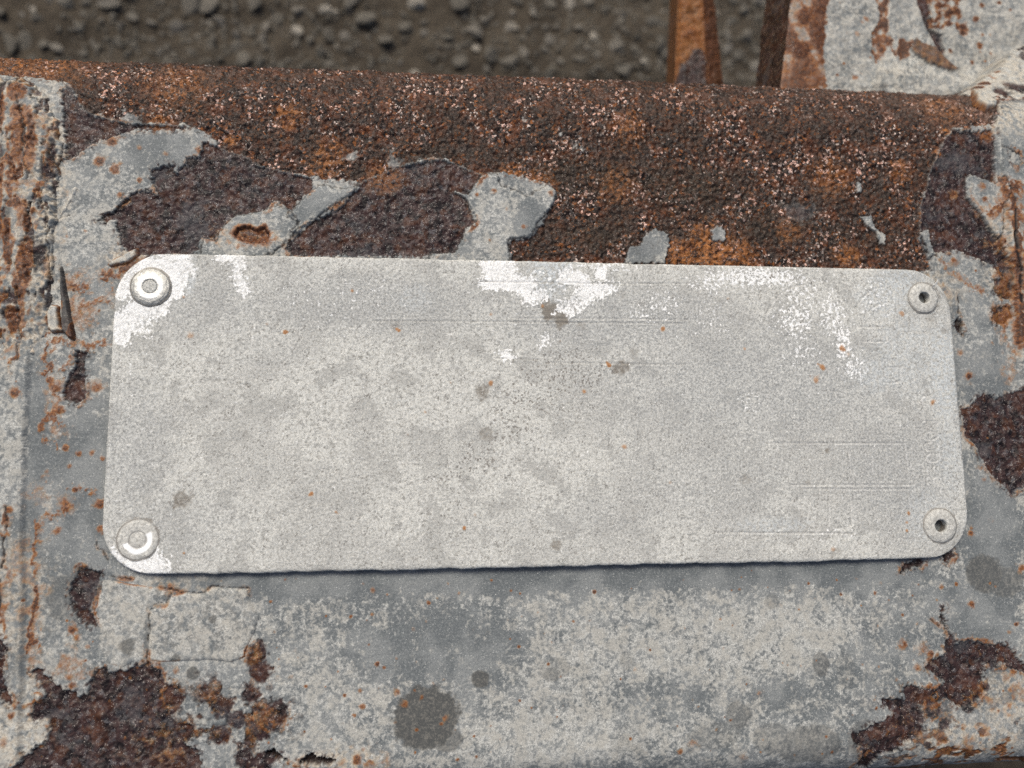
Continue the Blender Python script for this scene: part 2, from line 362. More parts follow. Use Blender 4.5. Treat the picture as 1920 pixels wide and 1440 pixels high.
# ------------------------------------------------------------------ steel tube (box section with rounded corners)
TZ, RAD, YT, YB, RDB = -1.6, 22.0, 70.5, -75.7, 10.0
def dyo(X): return -1.9*np.clip((120-np.asarray(X, float))/247, 0, 1.5)**2
ARC = RAD*math.pi/2
T1, T0 = YT+ARC, YB-RDB*math.pi/2
def tube_surf(X, t, h=0.0):
    """X along the tube, t measured across its unrolled skin, h above the skin"""
    X = np.asarray(X, float); t = np.asarray(t, float); h = np.asarray(h, float)+0*t
    th = np.clip((t-YT)/RAD, 0, math.pi/2); tb = np.clip((YB-t)/RDB, 0, math.pi/2)
    y = np.clip(t, YB, YT)+RAD*np.sin(th)-RDB*np.sin(tb)
    z = TZ-RAD*(1-np.cos(th))-RDB*(1-np.cos(tb))
    ex_t = np.maximum(t-T1, 0); ex_b = np.maximum(T0-t, 0); z = z-ex_t-ex_b
    ny = np.sin(th)-np.sin(tb); nz = np.cos(th)*np.cos(tb)
    y = y+dyo(X)*sstep(20, 70, t)
    return np.stack([X+0*t, y+ny*h, z+nz*h], -1)
def px_tube(x, y):
    d = ray(x, y); k = (TZ-CP[2])/d[2]; p = CP+d*k
    yt = YT+float(dyo(p[0]))*float(sstep(20, 70, p[1]))
    if YB <= p[1] <= yt: return p[0], p[1]-(yt-YT)*float(sstep(20, 70, p[1]))*(p[1] > 20)
    top = p[1] > yt
    cy = yt if top else YB; rr = RAD if top else RDB; cz = TZ-rr
    oy, oz = CP[1]-cy, CP[2]-cz
    a = d[1]**2+d[2]**2; b = 2*(oy*d[1]+oz*d[2]); c = oy*oy+oz*oz-rr*rr
    disc = b*b-4*a*c
    k = (-b-math.sqrt(disc))/(2*a) if disc > 0 else -b/(2*a)
    q = CP+d*k; th = math.atan2(abs(q[1]-cy), q[2]-cz)
    return q[0], (YT+rr*th if top else YB-rr*th)

ST = 0.25
us = np.concatenate([np.linspace(-260, -132, 60)[:-1], np.arange(-132, 132, ST), np.linspace(132, 260, 60)])
vs = np.concatenate([np.linspace(T0-120, YB-14, 40)[:-1], np.arange(YB-14, YT+30, ST), np.linspace(YT+30, T1+120, 40)])
f = Field(us, vs, px_tube)
U, V = f.U, f.V
rA, rB, stn, dust, cream = f.get('rust_a'), f.get('rust_b'), f.get('stain'), f.get('dust', 0.5), f.get('cream')
damp, crack_shade, mauve, ochre = f.get('damp'), f.get('crack_shade'), f.get('mauve'), f.get('ochre')
# beyond the frame the tube goes on with the same wear
out = np.clip((np.abs(U)-128)/12, 0, 1)
rB += out*sstep(0.25, 0.4, fbm(U, V, 26, 4, 9)); 
dust += 0.12*f.n3

# ---- dust: thick and thin places (photograph pixels: x, y, rx, ry, value)
for x, y, rx, ry, v in [
    (1250, 1230, 330, 110, 0.66), (1480, 1190, 160, 60, 0.74), (1060, 1380, 260, 60, 0.70), (1420, 1390, 170, 50, 0.56), (620, 1330, 130, 120, 0.60),
    (820, 1210, 170, 70, 0.24), (700, 1140, 80, 40, 0.46), (1460, 1300, 60, 30, 0.30), (1250, 1310, 120, 40, 0.45), (1740, 1150, 110, 90, 0.44), (1620, 1080, 120, 30, 0.30),
    (1840, 1180, 70, 120, 0.26), (1860, 1000, 60, 110, 0.16), (1850, 700, 60, 60, 0.30), (1660, 1250, 120, 60, 0.42), (1700, 1370, 120, 70, 0.45),
    (390, 1170, 110, 70, 0.66), (240, 1200, 90, 80, 0.46), (150, 1040, 70, 110, 0.26), (160, 880, 60, 130, 0.20), (65, 900, 16, 330, -0.1), (20, 850, 30, 110, 0.66), (25, 1060, 25, 60, 0.4), (60, 620, 60, 60, .35), (200, 520, 50, 60, .4),
    (170, 430, 60, 60, 0.62), (155, 330, 40, 50, 0.5), (300, 290, 80, 40, 0.24), (100, 600, 20, 70, 0.78), (30, 470, 30, 40, 0.6), (930, 420, 60, 70, 0.62), (990, 420, 30, 50, 0.18), (600, 380, 50, 30, 0.30),
    (1760, 560, 60, 40, 0.36), (1800, 520, 60, 40, 0.45), (1880, 280, 60, 60, 0.34), (30, 1390, 60, 40, 0.75), (1780, 1330, 150, 60, 0.42), (1200, 465, 50, 30, 0.22)]:
    s, d = f.blob(x, y, rx, ry); put(dust, s, (1-sstep(0.5, 1.25, d)), v)
# clean strip in the lee of the plate's lower edge
s, d = f.line([(330, 1098), (640, 1090), (960, 1083), (1300, 1076), (1720, 1068)], 7, 0.6)
put(dust, s, (1-sstep(1.6, 4.6, d+1.2*f.n1[s])), 0.02)
s, d = f.line([(330, 1085), (960, 1072), (1720, 1058)], 7, 0.6); put(dust, s, 1-sstep(1.0, 2.6, d), -0.2)

def chip(px, kind='b', depth=0.55, wob=0.4, fine=0.42, w=0.14, rim=0.45):
    s, d = f.poly(px, 3.0, wob, fine)
    mk = sstep(-w, w, d)
    if kind == 'a': mx(rA, s, mk)
    else:
        mx(rB, s, mk); rA[s] *= 1-mk
    rag = sstep(0.10, 0.35, f.n2[s]+0.5*f.n1[s])*(1-sstep(0.2, 1.5, -d))*(1-mk); mx(rB, s, 0.9*rag*(1-rA[s]))
    f.h[s] -= mk*depth*(1-rec[s]); rec[s] = np.maximum(rec[s], mk)
    if rim: stn[s] = np.maximum(stn[s], rim*(1-sstep(0.1, 1.3, np.abs(d+0.45)))*(1-mk)*(0.5+f.n3[s]))
    f.h[s] += 0.10*(1-mk)*(1-sstep(0.0, 0.9, -d))*(1-rA[s])*(1-rB[s])      # lifted lip of paint
rec = np.zeros(U.shape)
def paintpatch(px, wob=0.35, up=0.42, fine=0.35):
    s, d = f.poly(px, 2.0, wob, fine); mk = sstep(-0.15, 0.15, d)
    rA[s] *= 1-mk; rB[s] *= 1-mk; f.h[s] += up*mk; rec[s] *= 1-mk
    crack_shade[s] = np.maximum(crack_shade[s], 0.75*(1-sstep(0.05, 0.3, np.abs(d+0.22))))

# ---- the broad band of granular rust along the far corner
band = ([(-60, 60), (2000, 60), (2000, 150), (1872, 195), (1862, 235)] +
    T(1280, 0, 3, [(1740, 700), (1530, 720), (1480, 780), (1430, 890), (1400, 960), (1380, 1060), (1340, 1160), (1340, 1310), (1330, 1340), (1385, 1440), (1390, 1510)]) + [(1690, 530), (960, 510)] +
    T(640, 0, 3, [(950, 1440), (940, 1350), (1060, 1340), (1080, 1320), (1150, 1220), (1190, 1140), (1210, 1080), (1160, 1030), (1030, 990), (900, 965), (850, 970), (740, 970), (640, 920), (560, 890), (500, 880), (330, 930), (270, 960), (130, 1020), (0, 1010)]) +
    T(0, 0, 3, [(1700, 980), (1560, 960), (1450, 930), (1330, 870), (1240, 850), (1220, 800), (1180, 760), (1060, 700), (880, 690), (720, 690), (560, 650), (470, 620), (430, 560), (400, 470), (240, 440), (0, 420), (-160, 400)]))
chip(band, 'a', 0.5, 0.6, 0.4, 0.3, 0.0)
k = sstep(YT+12, YT+20, V); mx(rA, np.s_[:, :], k*(1-rB)); f.h -= 0.5*k*(1-rec); rec[:] = np.maximum(rec, k)
top = sstep(YT-3, YT+14, V)
mauve += 0.42*top + 0.30*sstep(60, 120, U)*sstep(YT-16, YT, V)
ochre += rA*(1-sstep(0.3, 1.6, np.abs(0)))*0
# orange in the band
for x, y, r, v in [(540, 215, 34, .7), (1330, 470, 60, 1.), (1280, 480, 40, .9), (1390, 480, 40, .8), (1010, 345, 34, .8), (960, 325, 26, .7), (1480, 430, 30, .5), (620, 290, 40, .6), (600, 310, 30, .7), (1690, 320, 30, .5), (1560, 330, 50, .5), (430, 262, 14, 1), (300, 232, 30, .7), (1160, 345, 40, .5), (1590, 480, 30, .8), (1850, 245, 26, .8), (1775, 245, 14, 1.0), (1762, 285, 10, 1.0), (60, 118, 120, .6), (330, 150, 70, .5), (1180, 235, 40, .5), (900, 390, 30, .4), (720, 330, 40, .6), (1770, 200, 60, .6)]:
    s, d = f.blob(x, y, r); mx(ochre, s, v*(1-sstep(0.4, 1.2, d)))
for x, y, rx, ry, v in [(1100, 330, 150, 60, .8), (1290, 350, 150, 60, .9), (1440, 420, 130, 50, .7), (1130, 440, 90, 40, .8), (620, 320, 70, 20, .6), (350, 200, 50, 24, .5), (1560, 440, 80, 40, .6), (800, 290, 90, 24, .6), (1250, 260, 70, 30, .4)]:
    s, d = f.blob(x, y, rx, ry, wob=0.5); mx(damp, s, v*(1-sstep(0.3, 1.15, d))*rA[s])
for x, y, rx, ry, v in [(1560, 215, 200, 34, .5), (1330, 175, 160, 20, .35), (980, 160, 160, 16, .3), (1640, 290, 60, 40, .35)]:
    s, d = f.blob(x, y, rx, ry, wob=0.4); mx(mauve, s, v*(1-sstep(0.3, 1.15, d))+0*d)
# pale mineral spots
for x, y, r in [(1085, 278, 20), (985, 222, 12), (1050, 250, 9)]:
    s, d = f.blob(x, y, r, wob=0.7); k = 1-sstep(0.4, 1.0, d+0.5*f.n2[s]); k = k*sstep(-0.1, 0.25, f.n2[s]+f.n1[s]); rA[s] *= 1-0.9*k; put(dust, s, k, 1.2)

# ---- dense dark scale where the paint has flaked
chip(T(0, 0, 3, [(540, 1232), (600, 1190), (660, 1170), (700, 1110), (750, 1070), (850, 1060), (890, 1090), (870, 1040), (850, 960), (900, 920), (970, 930), (990, 970), (1020, 930), (1050, 890), (1110, 880), (1150, 800), (1240, 830), (1330, 860), (1450, 920), (1560, 950), (1760, 1000), (1750, 1060), (1680, 1130), (1640, 1180), (1590, 1140), (1540, 1120), (1500, 1180), (1400, 1190), (1280, 1220), (1250, 1290), (1200, 1340), (1130, 1330), (1110, 1400), (1050, 1430), (720, 1430), (680, 1360), (660, 1280), (650, 1225), (560, 1240)]))
chip(T(0, 0, 3, [(1610, 1390), (1690, 1290), (1750, 1240), (1830, 1210), (1920, 1150), (1960, 1110), (2010, 1060), (2050, 1010), (2200, 950), (2330, 915), (2480, 890), (2560, 920), (2660, 960), (2720, 990), (2640, 1070), (2630, 1100), (2660, 1190), (2690, 1240), (2630, 1290), (2610, 1350), (2570, 1420), (2420, 1430), (1640, 1440)]))
chip(T(0, 0, 3, [(355, 500), (400, 490), (430, 560), (470, 620), (560, 660), (700, 690), (850, 700), (1000, 705), (1060, 720), (900, 730), (760, 725), (680, 760), (560, 790), (480, 830), (420, 880), (372, 890), (360, 700)]), wob=0.25)
chip(T(0, 0, 3, [(240, 780), (310, 790), (320, 850), (300, 900), (320, 960), (300, 1020), (240, 1010), (230, 960), (240, 880)]), wob=0.1)
chip(T(1280, 0, 3, [(1530, 720), (1570, 740), (1740, 730), (1760, 780), (1760, 1030), (1700, 1010), (1620, 985), (1600, 1110), (1660, 1180), (1700, 1240), (1740, 1310), (1790, 1345), (1840, 1460), (1880, 1510), (1850, 1590), (1790, 1550), (1740, 1490), (1620, 1440), (1540, 1400), (1460, 1420), (1390, 1420), (1340, 1340), (1340, 1160), (1380, 1060), (1400, 960), (1430, 890), (1480, 780)]), wob=0.3)
chip(T(1280, 480, 3, [(1750, 130), (1800, 125), (1850, 150), (1875, 200), (1850, 245), (1790, 240), (1755, 200)]), wob=0.15)
chip(T(1280, 480, 3, [(1745, 300), (1790, 280), (1850, 290), (1860, 340), (1820, 380), (1770, 390), (1740, 350)]), wob=0.15)
chip(T(1280, 480, 3, [(1570, 860), (1600, 850), (1660, 800), (1700, 780), (1750, 780), (1760, 800), (1850, 770), (1920, 750), (2100, 740), (2100, 1310), (1920, 1300), (1860, 1340), (1820, 1310), (1740, 1240), (1680, 1140), (1640, 1060), (1590, 1010), (1575, 900)]), 'b', 0.3)
chip(T(0, 480, 3, [(420, 530), (490, 545), (470, 600), (480, 700), (485, 790), (440, 830), (390, 820), (355, 790), (360, 730), (400, 660), (430, 600)]), wob=0.12)
chip(T(0, 960, 3, [(440, 310), (510, 325), (570, 345), (550, 390), (530, 480), (500, 550), (540, 600), (545, 640), (490, 635), (440, 600), (400, 530), (390, 460), (400, 400), (430, 370)]), wob=0.12)
chip(T(0, 1200, 6, [(0, -40), (60, 0), (100, 120), (50, 280), (80, 520), (150, 620), (150, 720), (60, 700), (-60, 600)]), wob=0.2)
# lower left corroded patch
chip(T(0, 960, 3, [(175, 900), (215, 855), (240, 900), (300, 960), (330, 985), (400, 1010), (440, 1035), (490, 1025), (510, 950), (520, 900), (570, 880), (640, 900), (700, 900), (760, 865), (830, 850), (900, 890), (930, 940), (925, 985), (965, 965), (1010, 1000), (1035, 1060), (1000, 1110), (960, 1150), (1000, 1190), (1080, 1200), (1090, 1260), (1040, 1300), (1100, 1340), (1130, 1400), (1150, 1500), (1100, 1650), (60, 1650), (20, 1480), (90, 1420), (150, 1360), (260, 1290), (280, 1230), (265, 1160), (180, 1170), (190, 1090), (250, 1040), (230, 960)]))
for x, y, r in [(970, 1040, 55), (1250, 1090, 60), (1330, 1170, 50), (1240, 1250, 55), (1410, 1020, 52), (1460, 900, 62), (1450, 770, 48), (1560, 1120, 60), (1470, 1200, 75), (1540, 1180, 60), (1380, 1390, 60), (1480, 1410, 60), (1040, 1230, 50), (1150, 1010, 40), (1430, 830, 50)]:
    s, d = f.blob(x/3, 960+y/3, r/3, wob=0.35); k = 1-sstep(0.75, 1.05, d)
    mx(rB, s, k); mx(stn, s, 0.42*(1-sstep(0.0, 0.30, np.abs(d-1.05)))*np.clip(0.6+f.n3[s]+0.6*f.n1[s], 0, 1.2)); f.h[s] += 0.25*(1-sstep(0, 1.0, d))-0.1*k
for px in ([(1500, 1360), (1540, 1330), (1610, 1400), (1560, 1390)], [(1670, 1415), (1700, 1390), (1750, 1362), (1800, 1385), (1890, 1393), (1870, 1422), (1750, 1424)]):
    P = T(0, 960, 3, px); chip(P, 'b', 1.6, 0.1); s, d = f.poly(P, 2, 0.1); mx(crack_shade, s, sstep(-0.1, 0.4, d)*0.9)
# lower right corroded patch
chip(T(1280, 960, 3, [(1452, 595), (1460, 545), (1475, 540), (1464, 585), (1482, 640), (1512, 690), (1545, 740), (1620, 725), (1700, 735), (1760, 748), (1800, 735), (1860, 780), (1890, 830), (1960, 870), (2100, 960), (2100, 1010), (1920, 900), (1850, 880), (1800, 850), (1740, 880), (1700, 845), (1690, 900), (1690, 960), (1710, 1000), (1650, 1080), (1560, 1100), (1490, 1050), (1420, 1080), (1340, 1090), (1340, 1200), (1380, 1240), (1290, 1290), (1250, 1300), (1200, 1350), (1100, 1370), (1030, 1440), (960, 1430), (1010, 1380), (1000, 1330), (960, 1290), (950, 1250), (1010, 1240), (1060, 1200), (1130, 1180), (1190, 1140), (1130, 1090), (1120, 1050), (1190, 1060), (1250, 1060), (1240, 980), (1290, 970), (1340, 990), (1420, 1000), (1480, 960), (1410, 910), (1360, 880), (1400, 830), (1470, 810), (1480, 740), (1500, 700)]), wob=0.3)
for x, y, r in [(1420, 1040, 26), (1520, 1045, 24), (1700, 980, 30), (1330, 1160, 40), (1650, 810, 40), (1800, 800, 30), (1200, 1250, 50), (1060, 1380, 40), (1380, 1310, 26), (1190, 1410, 34), (1470, 1190, 40), (1400, 1110, 60), (1600, 1080, 50)]:
    s, d = f.blob(1280+x/3, 960+y/3, r/3, wob=0.4); k = 1-sstep(0.7, 1.05, d); mx(rB, s, 0.9*k); mx(stn, s, 0.42*(1-sstep(0, 0.4, np.abs(d-0.9)))*np.clip(0.5+f.n3[s]+0.7*f.n1[s], 0, 1.2))
s, d = f.blob(430, 1350, 105, 95, wob=0.3); k = (1-sstep(0.5, 1.15, d))*sstep(-0.02, 0.16, f.n3[s]+0.4*f.n1[s]); mx(rB, s, k); f.h[s] -= 0.25*k
# corrosion streaks along the near corner, bottom right
nr = fbm(U*0.55, V*1.0, 4.5, 5, 21)
lower = sstep(YB+14, YB-6, V)*sstep(55, 95, U)
mk = lower*sstep(0.12, 0.34, nr+0.5*f.n3); mx(rB, np.s_[:, :], mk); f.h -= 0.2*mk; mx(stn, np.s_[:, :], lower*0.5*sstep(0.05, 0.3, nr))
dust += lower*0.04

for px, c_ in [(T(1280, 960, 3, [(1225, 352), (1245, 300), (1290, 275), (1340, 250), (1358, 275), (1345, 312), (1310, 305), (1270, 325)]), .3), (T(1280, 960, 3, [(1455, 240), (1520, 215), (1532, 250), (1500, 282), (1470, 275)]), .4), (T(1280, 480, 3, [(1538, 350), (1555, 345), (1578, 390), (1570, 430), (1545, 432), (1533, 390)]), .75), (T(1280, 0, 3, [(1832, 850), (1880, 880), (1890, 920), (1860, 935), (1835, 920)]), 0), (T(1280, 0, 3, [(1000, 0), (1001, 1), (1000, 1)]), 0)][:4]:
    chip(px, 'b', 0.8, 0.1); s, d = f.poly(px, 2, 0.1); mx(crack_shade, s, c_*sstep(0, 0.4, d))
# ---- islands of surviving paint
paintpatch(T(0, 0, 3, [(1645, 1180), (1700, 1120), (1760, 1070), (1790, 1040), (1920, 1060), (2010, 1050), (1940, 1110), (1860, 1150), (1800, 1200), (1700, 1290), (1660, 1320), (1640, 1300), (1690, 1240), (1620, 1210)]))
paintpatch(T(640, 0, 3, [(640, 1070), (720, 1095), (790, 980), (870, 980), (890, 1040), (1000, 1080), (1040, 1110), (1090, 1080), (1170, 1040), (1210, 1070), (1190, 1150), (1100, 1250), (1060, 1330), (950, 1340), (930, 1370), (950, 1450), (940, 1530), (490, 1500), (500, 1430), (640, 1415), (700, 1290), (760, 1240), (730, 1200), (700, 1110)]), up=0.4)
paintpatch(T(640, 0, 3, [(1600, 1480), (1620, 1390), (1680, 1370), (1720, 1310), (1770, 1280), (1840, 1310), (1850, 1350), (1820, 1480)]))
paintpatch(T(1280, 0, 3, [(165, 1290), (200, 1255), (240, 1310), (240, 1360), (170, 1345)]))
paintpatch(T(1280, 0, 3, [(1000, 1218), (1060, 1215), (1085, 1280), (1145, 1320), (1140, 1370), (1110, 1365), (1090, 1300), (1040, 1270)]), 0.1)
paintpatch(T(1280, 0, 3, [(985, 1020), (1010, 1030), (1010, 1075), (985, 1080)]), 0.1)
paintpatch(T(1280, 0, 3, [(1600, 990), (1640, 985), (1700, 1010), (1760, 1040), (1800, 1000), (1820, 1090), (1800, 1150), (1795, 1310), (1770, 1340), (1720, 1270), (1660, 1180), (1600, 1110)]), 0.15)
paintpatch(T(0, 0, 3, [(1260, 1270), (1330, 1210), (1450, 1190), (1560, 1150), (1640, 1190), (1680, 1270), (1640, 1330), (1560, 1390), (1500, 1440), (1120, 1440), (1150, 1340), (1220, 1350)]))
s, d = f.poly(T(0, 0, 3, [(1310, 1310), (1340, 1275), (1400, 1270), (1450, 1290), (1490, 1270), (1515, 1310), (1500, 1360), (1440, 1360), (1370, 1350)]), 2, 0.2); k = sstep(-0.2, 0.2, d); mx(rB, s, k); f.h[s] -= 0.8*k; mx(stn, s, 0.75*(1-sstep(0, 1.6, np.abs(d))))
paintpatch(T(1280, 0, 3, [(1330, 1310), (1385, 1290), (1400, 1350), (1420, 1430), (1390, 1440), (1370, 1360)]), 0.1)
for x, y, r in [(250, 225, 16), (120, 200, 10), (660, 290, 10), (740, 305, 14)]:
    s, d = f.blob(x, y, r, wob=0.8); k = (1-sstep(0.5, 1.0, d))*0.75; rA[s] *= 1-k; dust[s] = np.maximum(dust[s], 0.25)

s, d = f.blob(1500, 398, 40, 24, wob=0.6); k = 0.85*(1-sstep(0.4, 1.0, d)); rA[s] *= 1-k; mx(rB, s, k)
# ---- cracks in the paint
for P, w in [(T(0, 960, 3, [(838, 545), (842, 640), (828, 750), (832, 855)]), .16), (T(0, 960, 3, [(960, 460), (930, 520), (840, 548)]), .1), (T(0, 960, 3, [(900, 425), (965, 435), (1020, 452), (1150, 455), (1190, 418), (1400, 430), (1400, 482)]), .12),
             (T(0, 960, 3, [(40, -30), (55, 60), (30, 160), (35, 260), (8, 340), (12, 450), (15, 540)]), .22), (T(0, 960, 3, [(540, 155), (550, 205), (580, 210), (590, 250), (615, 275)]), .12), (T(0, 960, 3, [(570, 345), (600, 360), (680, 370), (740, 378)]), .13),
             (T(0, 250, 6, [(1080, 980), (1180, 910), (1290, 860), (1370, 790), (1440, 720)]), .18), (T(0, 250, 6, [(1080, 980), (1200, 985)]), .1), (T(0, 250, 6, [(640, 960), (700, 920), (780, 900), (860, 920), (940, 930)]), .07),
             (T(1280, 480, 3, [(1545, 220), (1555, 260), (1550, 330), (1575, 380), (1570, 450)]), .14), (T(1280, 960, 3, [(1395, 600), (1420, 625), (1440, 640)]), .1), (T(0, 470, 6, [(250, 380), (235, 560), (215, 740), (235, 960), (200, 1060), (210, 1230)]), .22),
             (T(0, 470, 6, [(0, 370), (60, 430), (90, 510), (240, 530)]), .3), (T(1700, 200, 3.273, [(550, 250), (600, 260), (650, 290)]), .14), (T(1700, 200, 3.273, [(650, 780), (665, 900), (690, 1000), (680, 1100), (690, 1200)]), .5), (T(1700, 200, 3.273, [(620, 500), (660, 600), (650, 700), (655, 800)]), .35)]:
    s, d = f.line(P, 3, 0.2); k = (1-sstep(w*0.5, w*1.6, d+0.10*f.n1[s]))*sstep(-0.55, -0.1, f.n1[s]+0.4*f.n3[s]); mx(crack_shade, s, k); f.h[s] -= 0.3*k; mx(stn, s, 0.45*(1-sstep(0.2, 1.3, d))*(0.6+0.8*f.n3[s]))
for P, w, v in [(T(1700, 200, 3.273, [(640, 500), (650, 640), (650, 760), (670, 900), (690, 1050), (685, 1250), (700, 1440)]), 2.6, 0.85), (T(1700, 200, 3.273, [(580, 460), (600, 560), (540, 640), (500, 660)]), 1.8, 0.7), (T(1700, 200, 3.273, [(215, 940), (260, 1010), (330, 1040), (400, 1110), (450, 1120)]), 1.1, 0.5),
                (T(0, 700, 5.54, [(500, 30), (560, 150), (600, 290), (560, 400), (450, 500), (430, 580)]), 1.1, 0.62), (T(0, 700, 5.54, [(540, 500), (640, 550)]), .6, .7), (T(0, 700, 5.54, [(440, 690), (560, 720), (610, 790)]), .4, .75), (T(0, 700, 5.54, [(700, 1210), (800, 1200), (980, 1230)]), .6, .6),
                (T(0, 960, 5.54, [(480, 50), (560, 30), (700, -40)]), .8, .7), (T(0, 960, 5.54, [(400, 100), (380, 280), (350, 520), (370, 640)]), .9, .6), (T(0, 960, 5.54, [(370, 780), (390, 900), (340, 1000), (330, 1180), (330, 1350), (300, 1440)]), .9, .85), (T(0, 960, 5.54, [(100, 0), (80, 200), (20, 260)]), .8, .7), (T(0, 960, 5.54, [(100, 560), (150, 600), (120, 700), (60, 740), (80, 900), (40, 1100), (90, 1250)]), 1.0, .55),
                (T(0, 470, 6, [(1170, 280), (1300, 250), (1420, 180)]), 1.5, .8), (T(0, 470, 6, [(1290, 400), (1240, 520), (1050, 600), (900, 640)]), 1.3, .55), (T(0, 470, 6, [(880, 720), (1050, 720), (1080, 820), (900, 860)]), 1.0, .42), (T(0, 470, 6, [(520, 930), (620, 1000), (850, 1040), (1000, 1080), (1170, 1020)]), 1.1, .62), (T(0, 470, 6, [(560, 1050), (500, 1200), (560, 1300), (600, 1340), (480, 1380)]), 1.0, .75), (T(0, 470, 6, [(800, 1200), (760, 1280), (700, 1320)]), .7, .75), (T(0, 470, 6, [(150, 850), (160, 950), (60, 1010)]), .8, .75), (T(0, 470, 6, [(200, 1180), (150, 1270)]), .9, .7), (T(0, 470, 6, [(800, 380), (870, 420), (980, 400)]), .9, .75), (T(0, 470, 6, [(840, 270), (950, 210)]), 1.0, .45)]:
    s, d = f.line(P, 4, 1.0); k = (1-sstep(w*0.15, w*1.3, d+0.7*w*f.n1[s]+0.8*w*f.n3[s])); mx(stn, s, np.clip(v*k*(1.0+0.6*f.n3[s]+0.45*f.n1[s]), 0, 1)); mx(stn, s, np.clip(0.34*v*(1-sstep(w*0.6, w*2.6, d+0.6*w*f.n3[s])), 0, 1)); f.h[s] += 0.18*k*(v > .5)*(1+f.n1[s])

for x, y, rx, ry, v in [(60, 400, 90, 320, .34), (150, 560, 80, 90, .38), (105, 760, 50, 130, .30), (60, 1050, 60, 200, .30), (60, 1180, 40, 100, .36), (260, 520, 50, 40, .5), (300, 490, 60, 14, .45), (470, 440, 80, 34, .55), (240, 505, 50, 30, .62), (290, 488, 40, 10, .6), (1880, 560, 50, 240, .40), (1870, 380, 60, 90, .38), (1760, 540, 60, 40, .28), (1840, 1400, 140, 50, .36), (1880, 1300, 80, 60, .38), (700, 1420, 70, 34, .40), (300, 1120, 50, 60, .26), (130, 1260, 70, 70, .34), (1725, 1235, 44, 34, .42), (420, 1330, 130, 110, .26), (480, 1280, 60, 120, .28), (330, 1400, 120, 50, .30), (20, 560, 60, 160, .5), (30, 300, 70, 200, .5)]:
    s, d = f.blob(x, y, rx, ry, wob=0.3); mx(stn, s, v*(1-sstep(0.3, 1.2, d))*np.clip(0.55+1.3*f.n3[s]+0.7*f.n1[s], 0, 1.25))
# ---- pin-hole rust spots: x, y, radius px, strength
spots = [(210, 265, 15, .85), (187, 300, 17, .8), (216, 315, 16, .85), (262, 277, 9, .5), (312, 287, 9, .5), (240, 269, 6, .4), (262, 335, 10, .7), (225, 362, 9, .7), (225, 305, 8, .5), (893, 365, 8, .7), (926, 358, 9, .7), (981, 425, 9, .7), (950, 392, 7, .5), (918, 450, 7, .5), (1032, 363, 12, .6), (900, 340, 6, .6),
    (1817, 705, 14, .75), (1800, 660, 14, .55), (1860, 642, 8, .5), (1838, 875, 11, .6), (1845, 900, 8, .6), (1880, 660, 7, .5), (1822, 990, 7, .6), (1821, 1000, 12, .6), (1858, 975, 10, .4), (1866, 1100, 7, .4), (1765, 1100, 9, .6), (1640, 1112, 8, .6), (1822, 1133, 12, .7), (1651, 1092, 7, .4), (1606, 1085, 6, .35), (1719, 1170, 5, .4), (1757, 1125, 5, .5), (1693, 1208, 16, .7), (1730, 1215, 22, .5), (1745, 1225, 12, .75), (1720, 1252, 16, .5), (1680, 1275, 7, .4), (1640, 1312, 7, .35), (1425, 1300, 11, .5), (1560, 1410, 7, .6), (1905, 1170, 8, .8), (1892, 1185, 6, .7), (1915, 1065, 16, .6),
    (700, 1106, 8, .7), (726, 1115, 5, .55), (804, 1130, 6, .8), (861, 1113, 6, .5), (697, 1152, 6, .6), (688, 1163, 5, .5), (775, 1180, 9, .35), (708, 1245, 8, .8), (744, 1235, 6, .5), (675, 1295, 8, .6), (745, 1297, 12, .6), (680, 1325, 9, .75), (758, 1320, 12, .65), (791, 1307, 7, .7), (835, 1348, 12, .5), (827, 1357, 6, .7), (740, 1355, 8, .4), (670, 1425, 16, .75), (720, 1425, 30, .35), (640, 1430, 20, .4), (832, 1274, 5, .4), (1114, 1110, 7, .8), (1106, 1163, 4, .7), (1275, 1410, 9, .7), (893, 1418, 6, .7), (858, 1424, 5, .8), (1215, 1312, 6, .4), (885, 1180, 8, .3), (911, 1187, 7, .3), (918, 1220, 6, .25), (507, 1128, 5, .7), (611, 1155, 5, .7), (556, 1222, 7, .5), (596, 1235, 6, .4), (590, 1355, 6, .4), (545, 1270, 10, .35),
    (108, 995, 12, .7), (190, 992, 14, .75), (187, 945, 16, .8), (123, 840, 10, .8), (148, 850, 9, .75), (172, 849, 8, .65), (193, 860, 8, .8), (130, 874, 8, .6), (88, 884, 6, .6), (79, 893, 5, .7), (87, 903, 5, .5), (142, 918, 11, .75), (125, 945, 30, .55), (21, 955, 12, .7), (31, 737, 16, .85), (105, 725, 20, .75), (180, 725, 22, .6), (112, 768, 14, .85), (135, 1180, 14, .75), (145, 1195, 14, .5), (130, 1270, 12, .6), (135, 1285, 12, .65), (70, 1165, 20, .35), (62, 1235, 26, .4), (250, 1165, 8, .5), (255, 1155, 20, .25), (320, 1100, 14, .6), (330, 1258, 10, .6), (290, 1235, 16, .45), (25, 1340, 10, .75), (45, 1325, 10, .5), (10, 1390, 14, .6), (88, 1360, 9, .6), (75, 1400, 7, .5), (155, 1065, 10, .3), (1448, 1130, 14, .22), (1190, 1255, 10, .3), (400, 1160, 10, .3), (1395, 1420, 20, .4), (1300, 1395, 26, .35), (160, 430, 6, .6), (125, 440, 7, .5), (1900, 320, 14, .5), (1790, 490, 20, .55), (1800, 520, 16, .5), (1840, 545, 16, .55), (1790, 365, 18, .6), (1840, 350, 16, .65), (1845, 375, 14, .7)]
for x, y, r, v in spots:
    s, d = f.blob(x, y, r, wob=0.45); mx(stn, s, v*(1-sstep(0.0, 1.15, d))*(0.95+0.4*f.n1[s])); f.h[s] += 0.16*v*(1-sstep(0, 0.8, d))
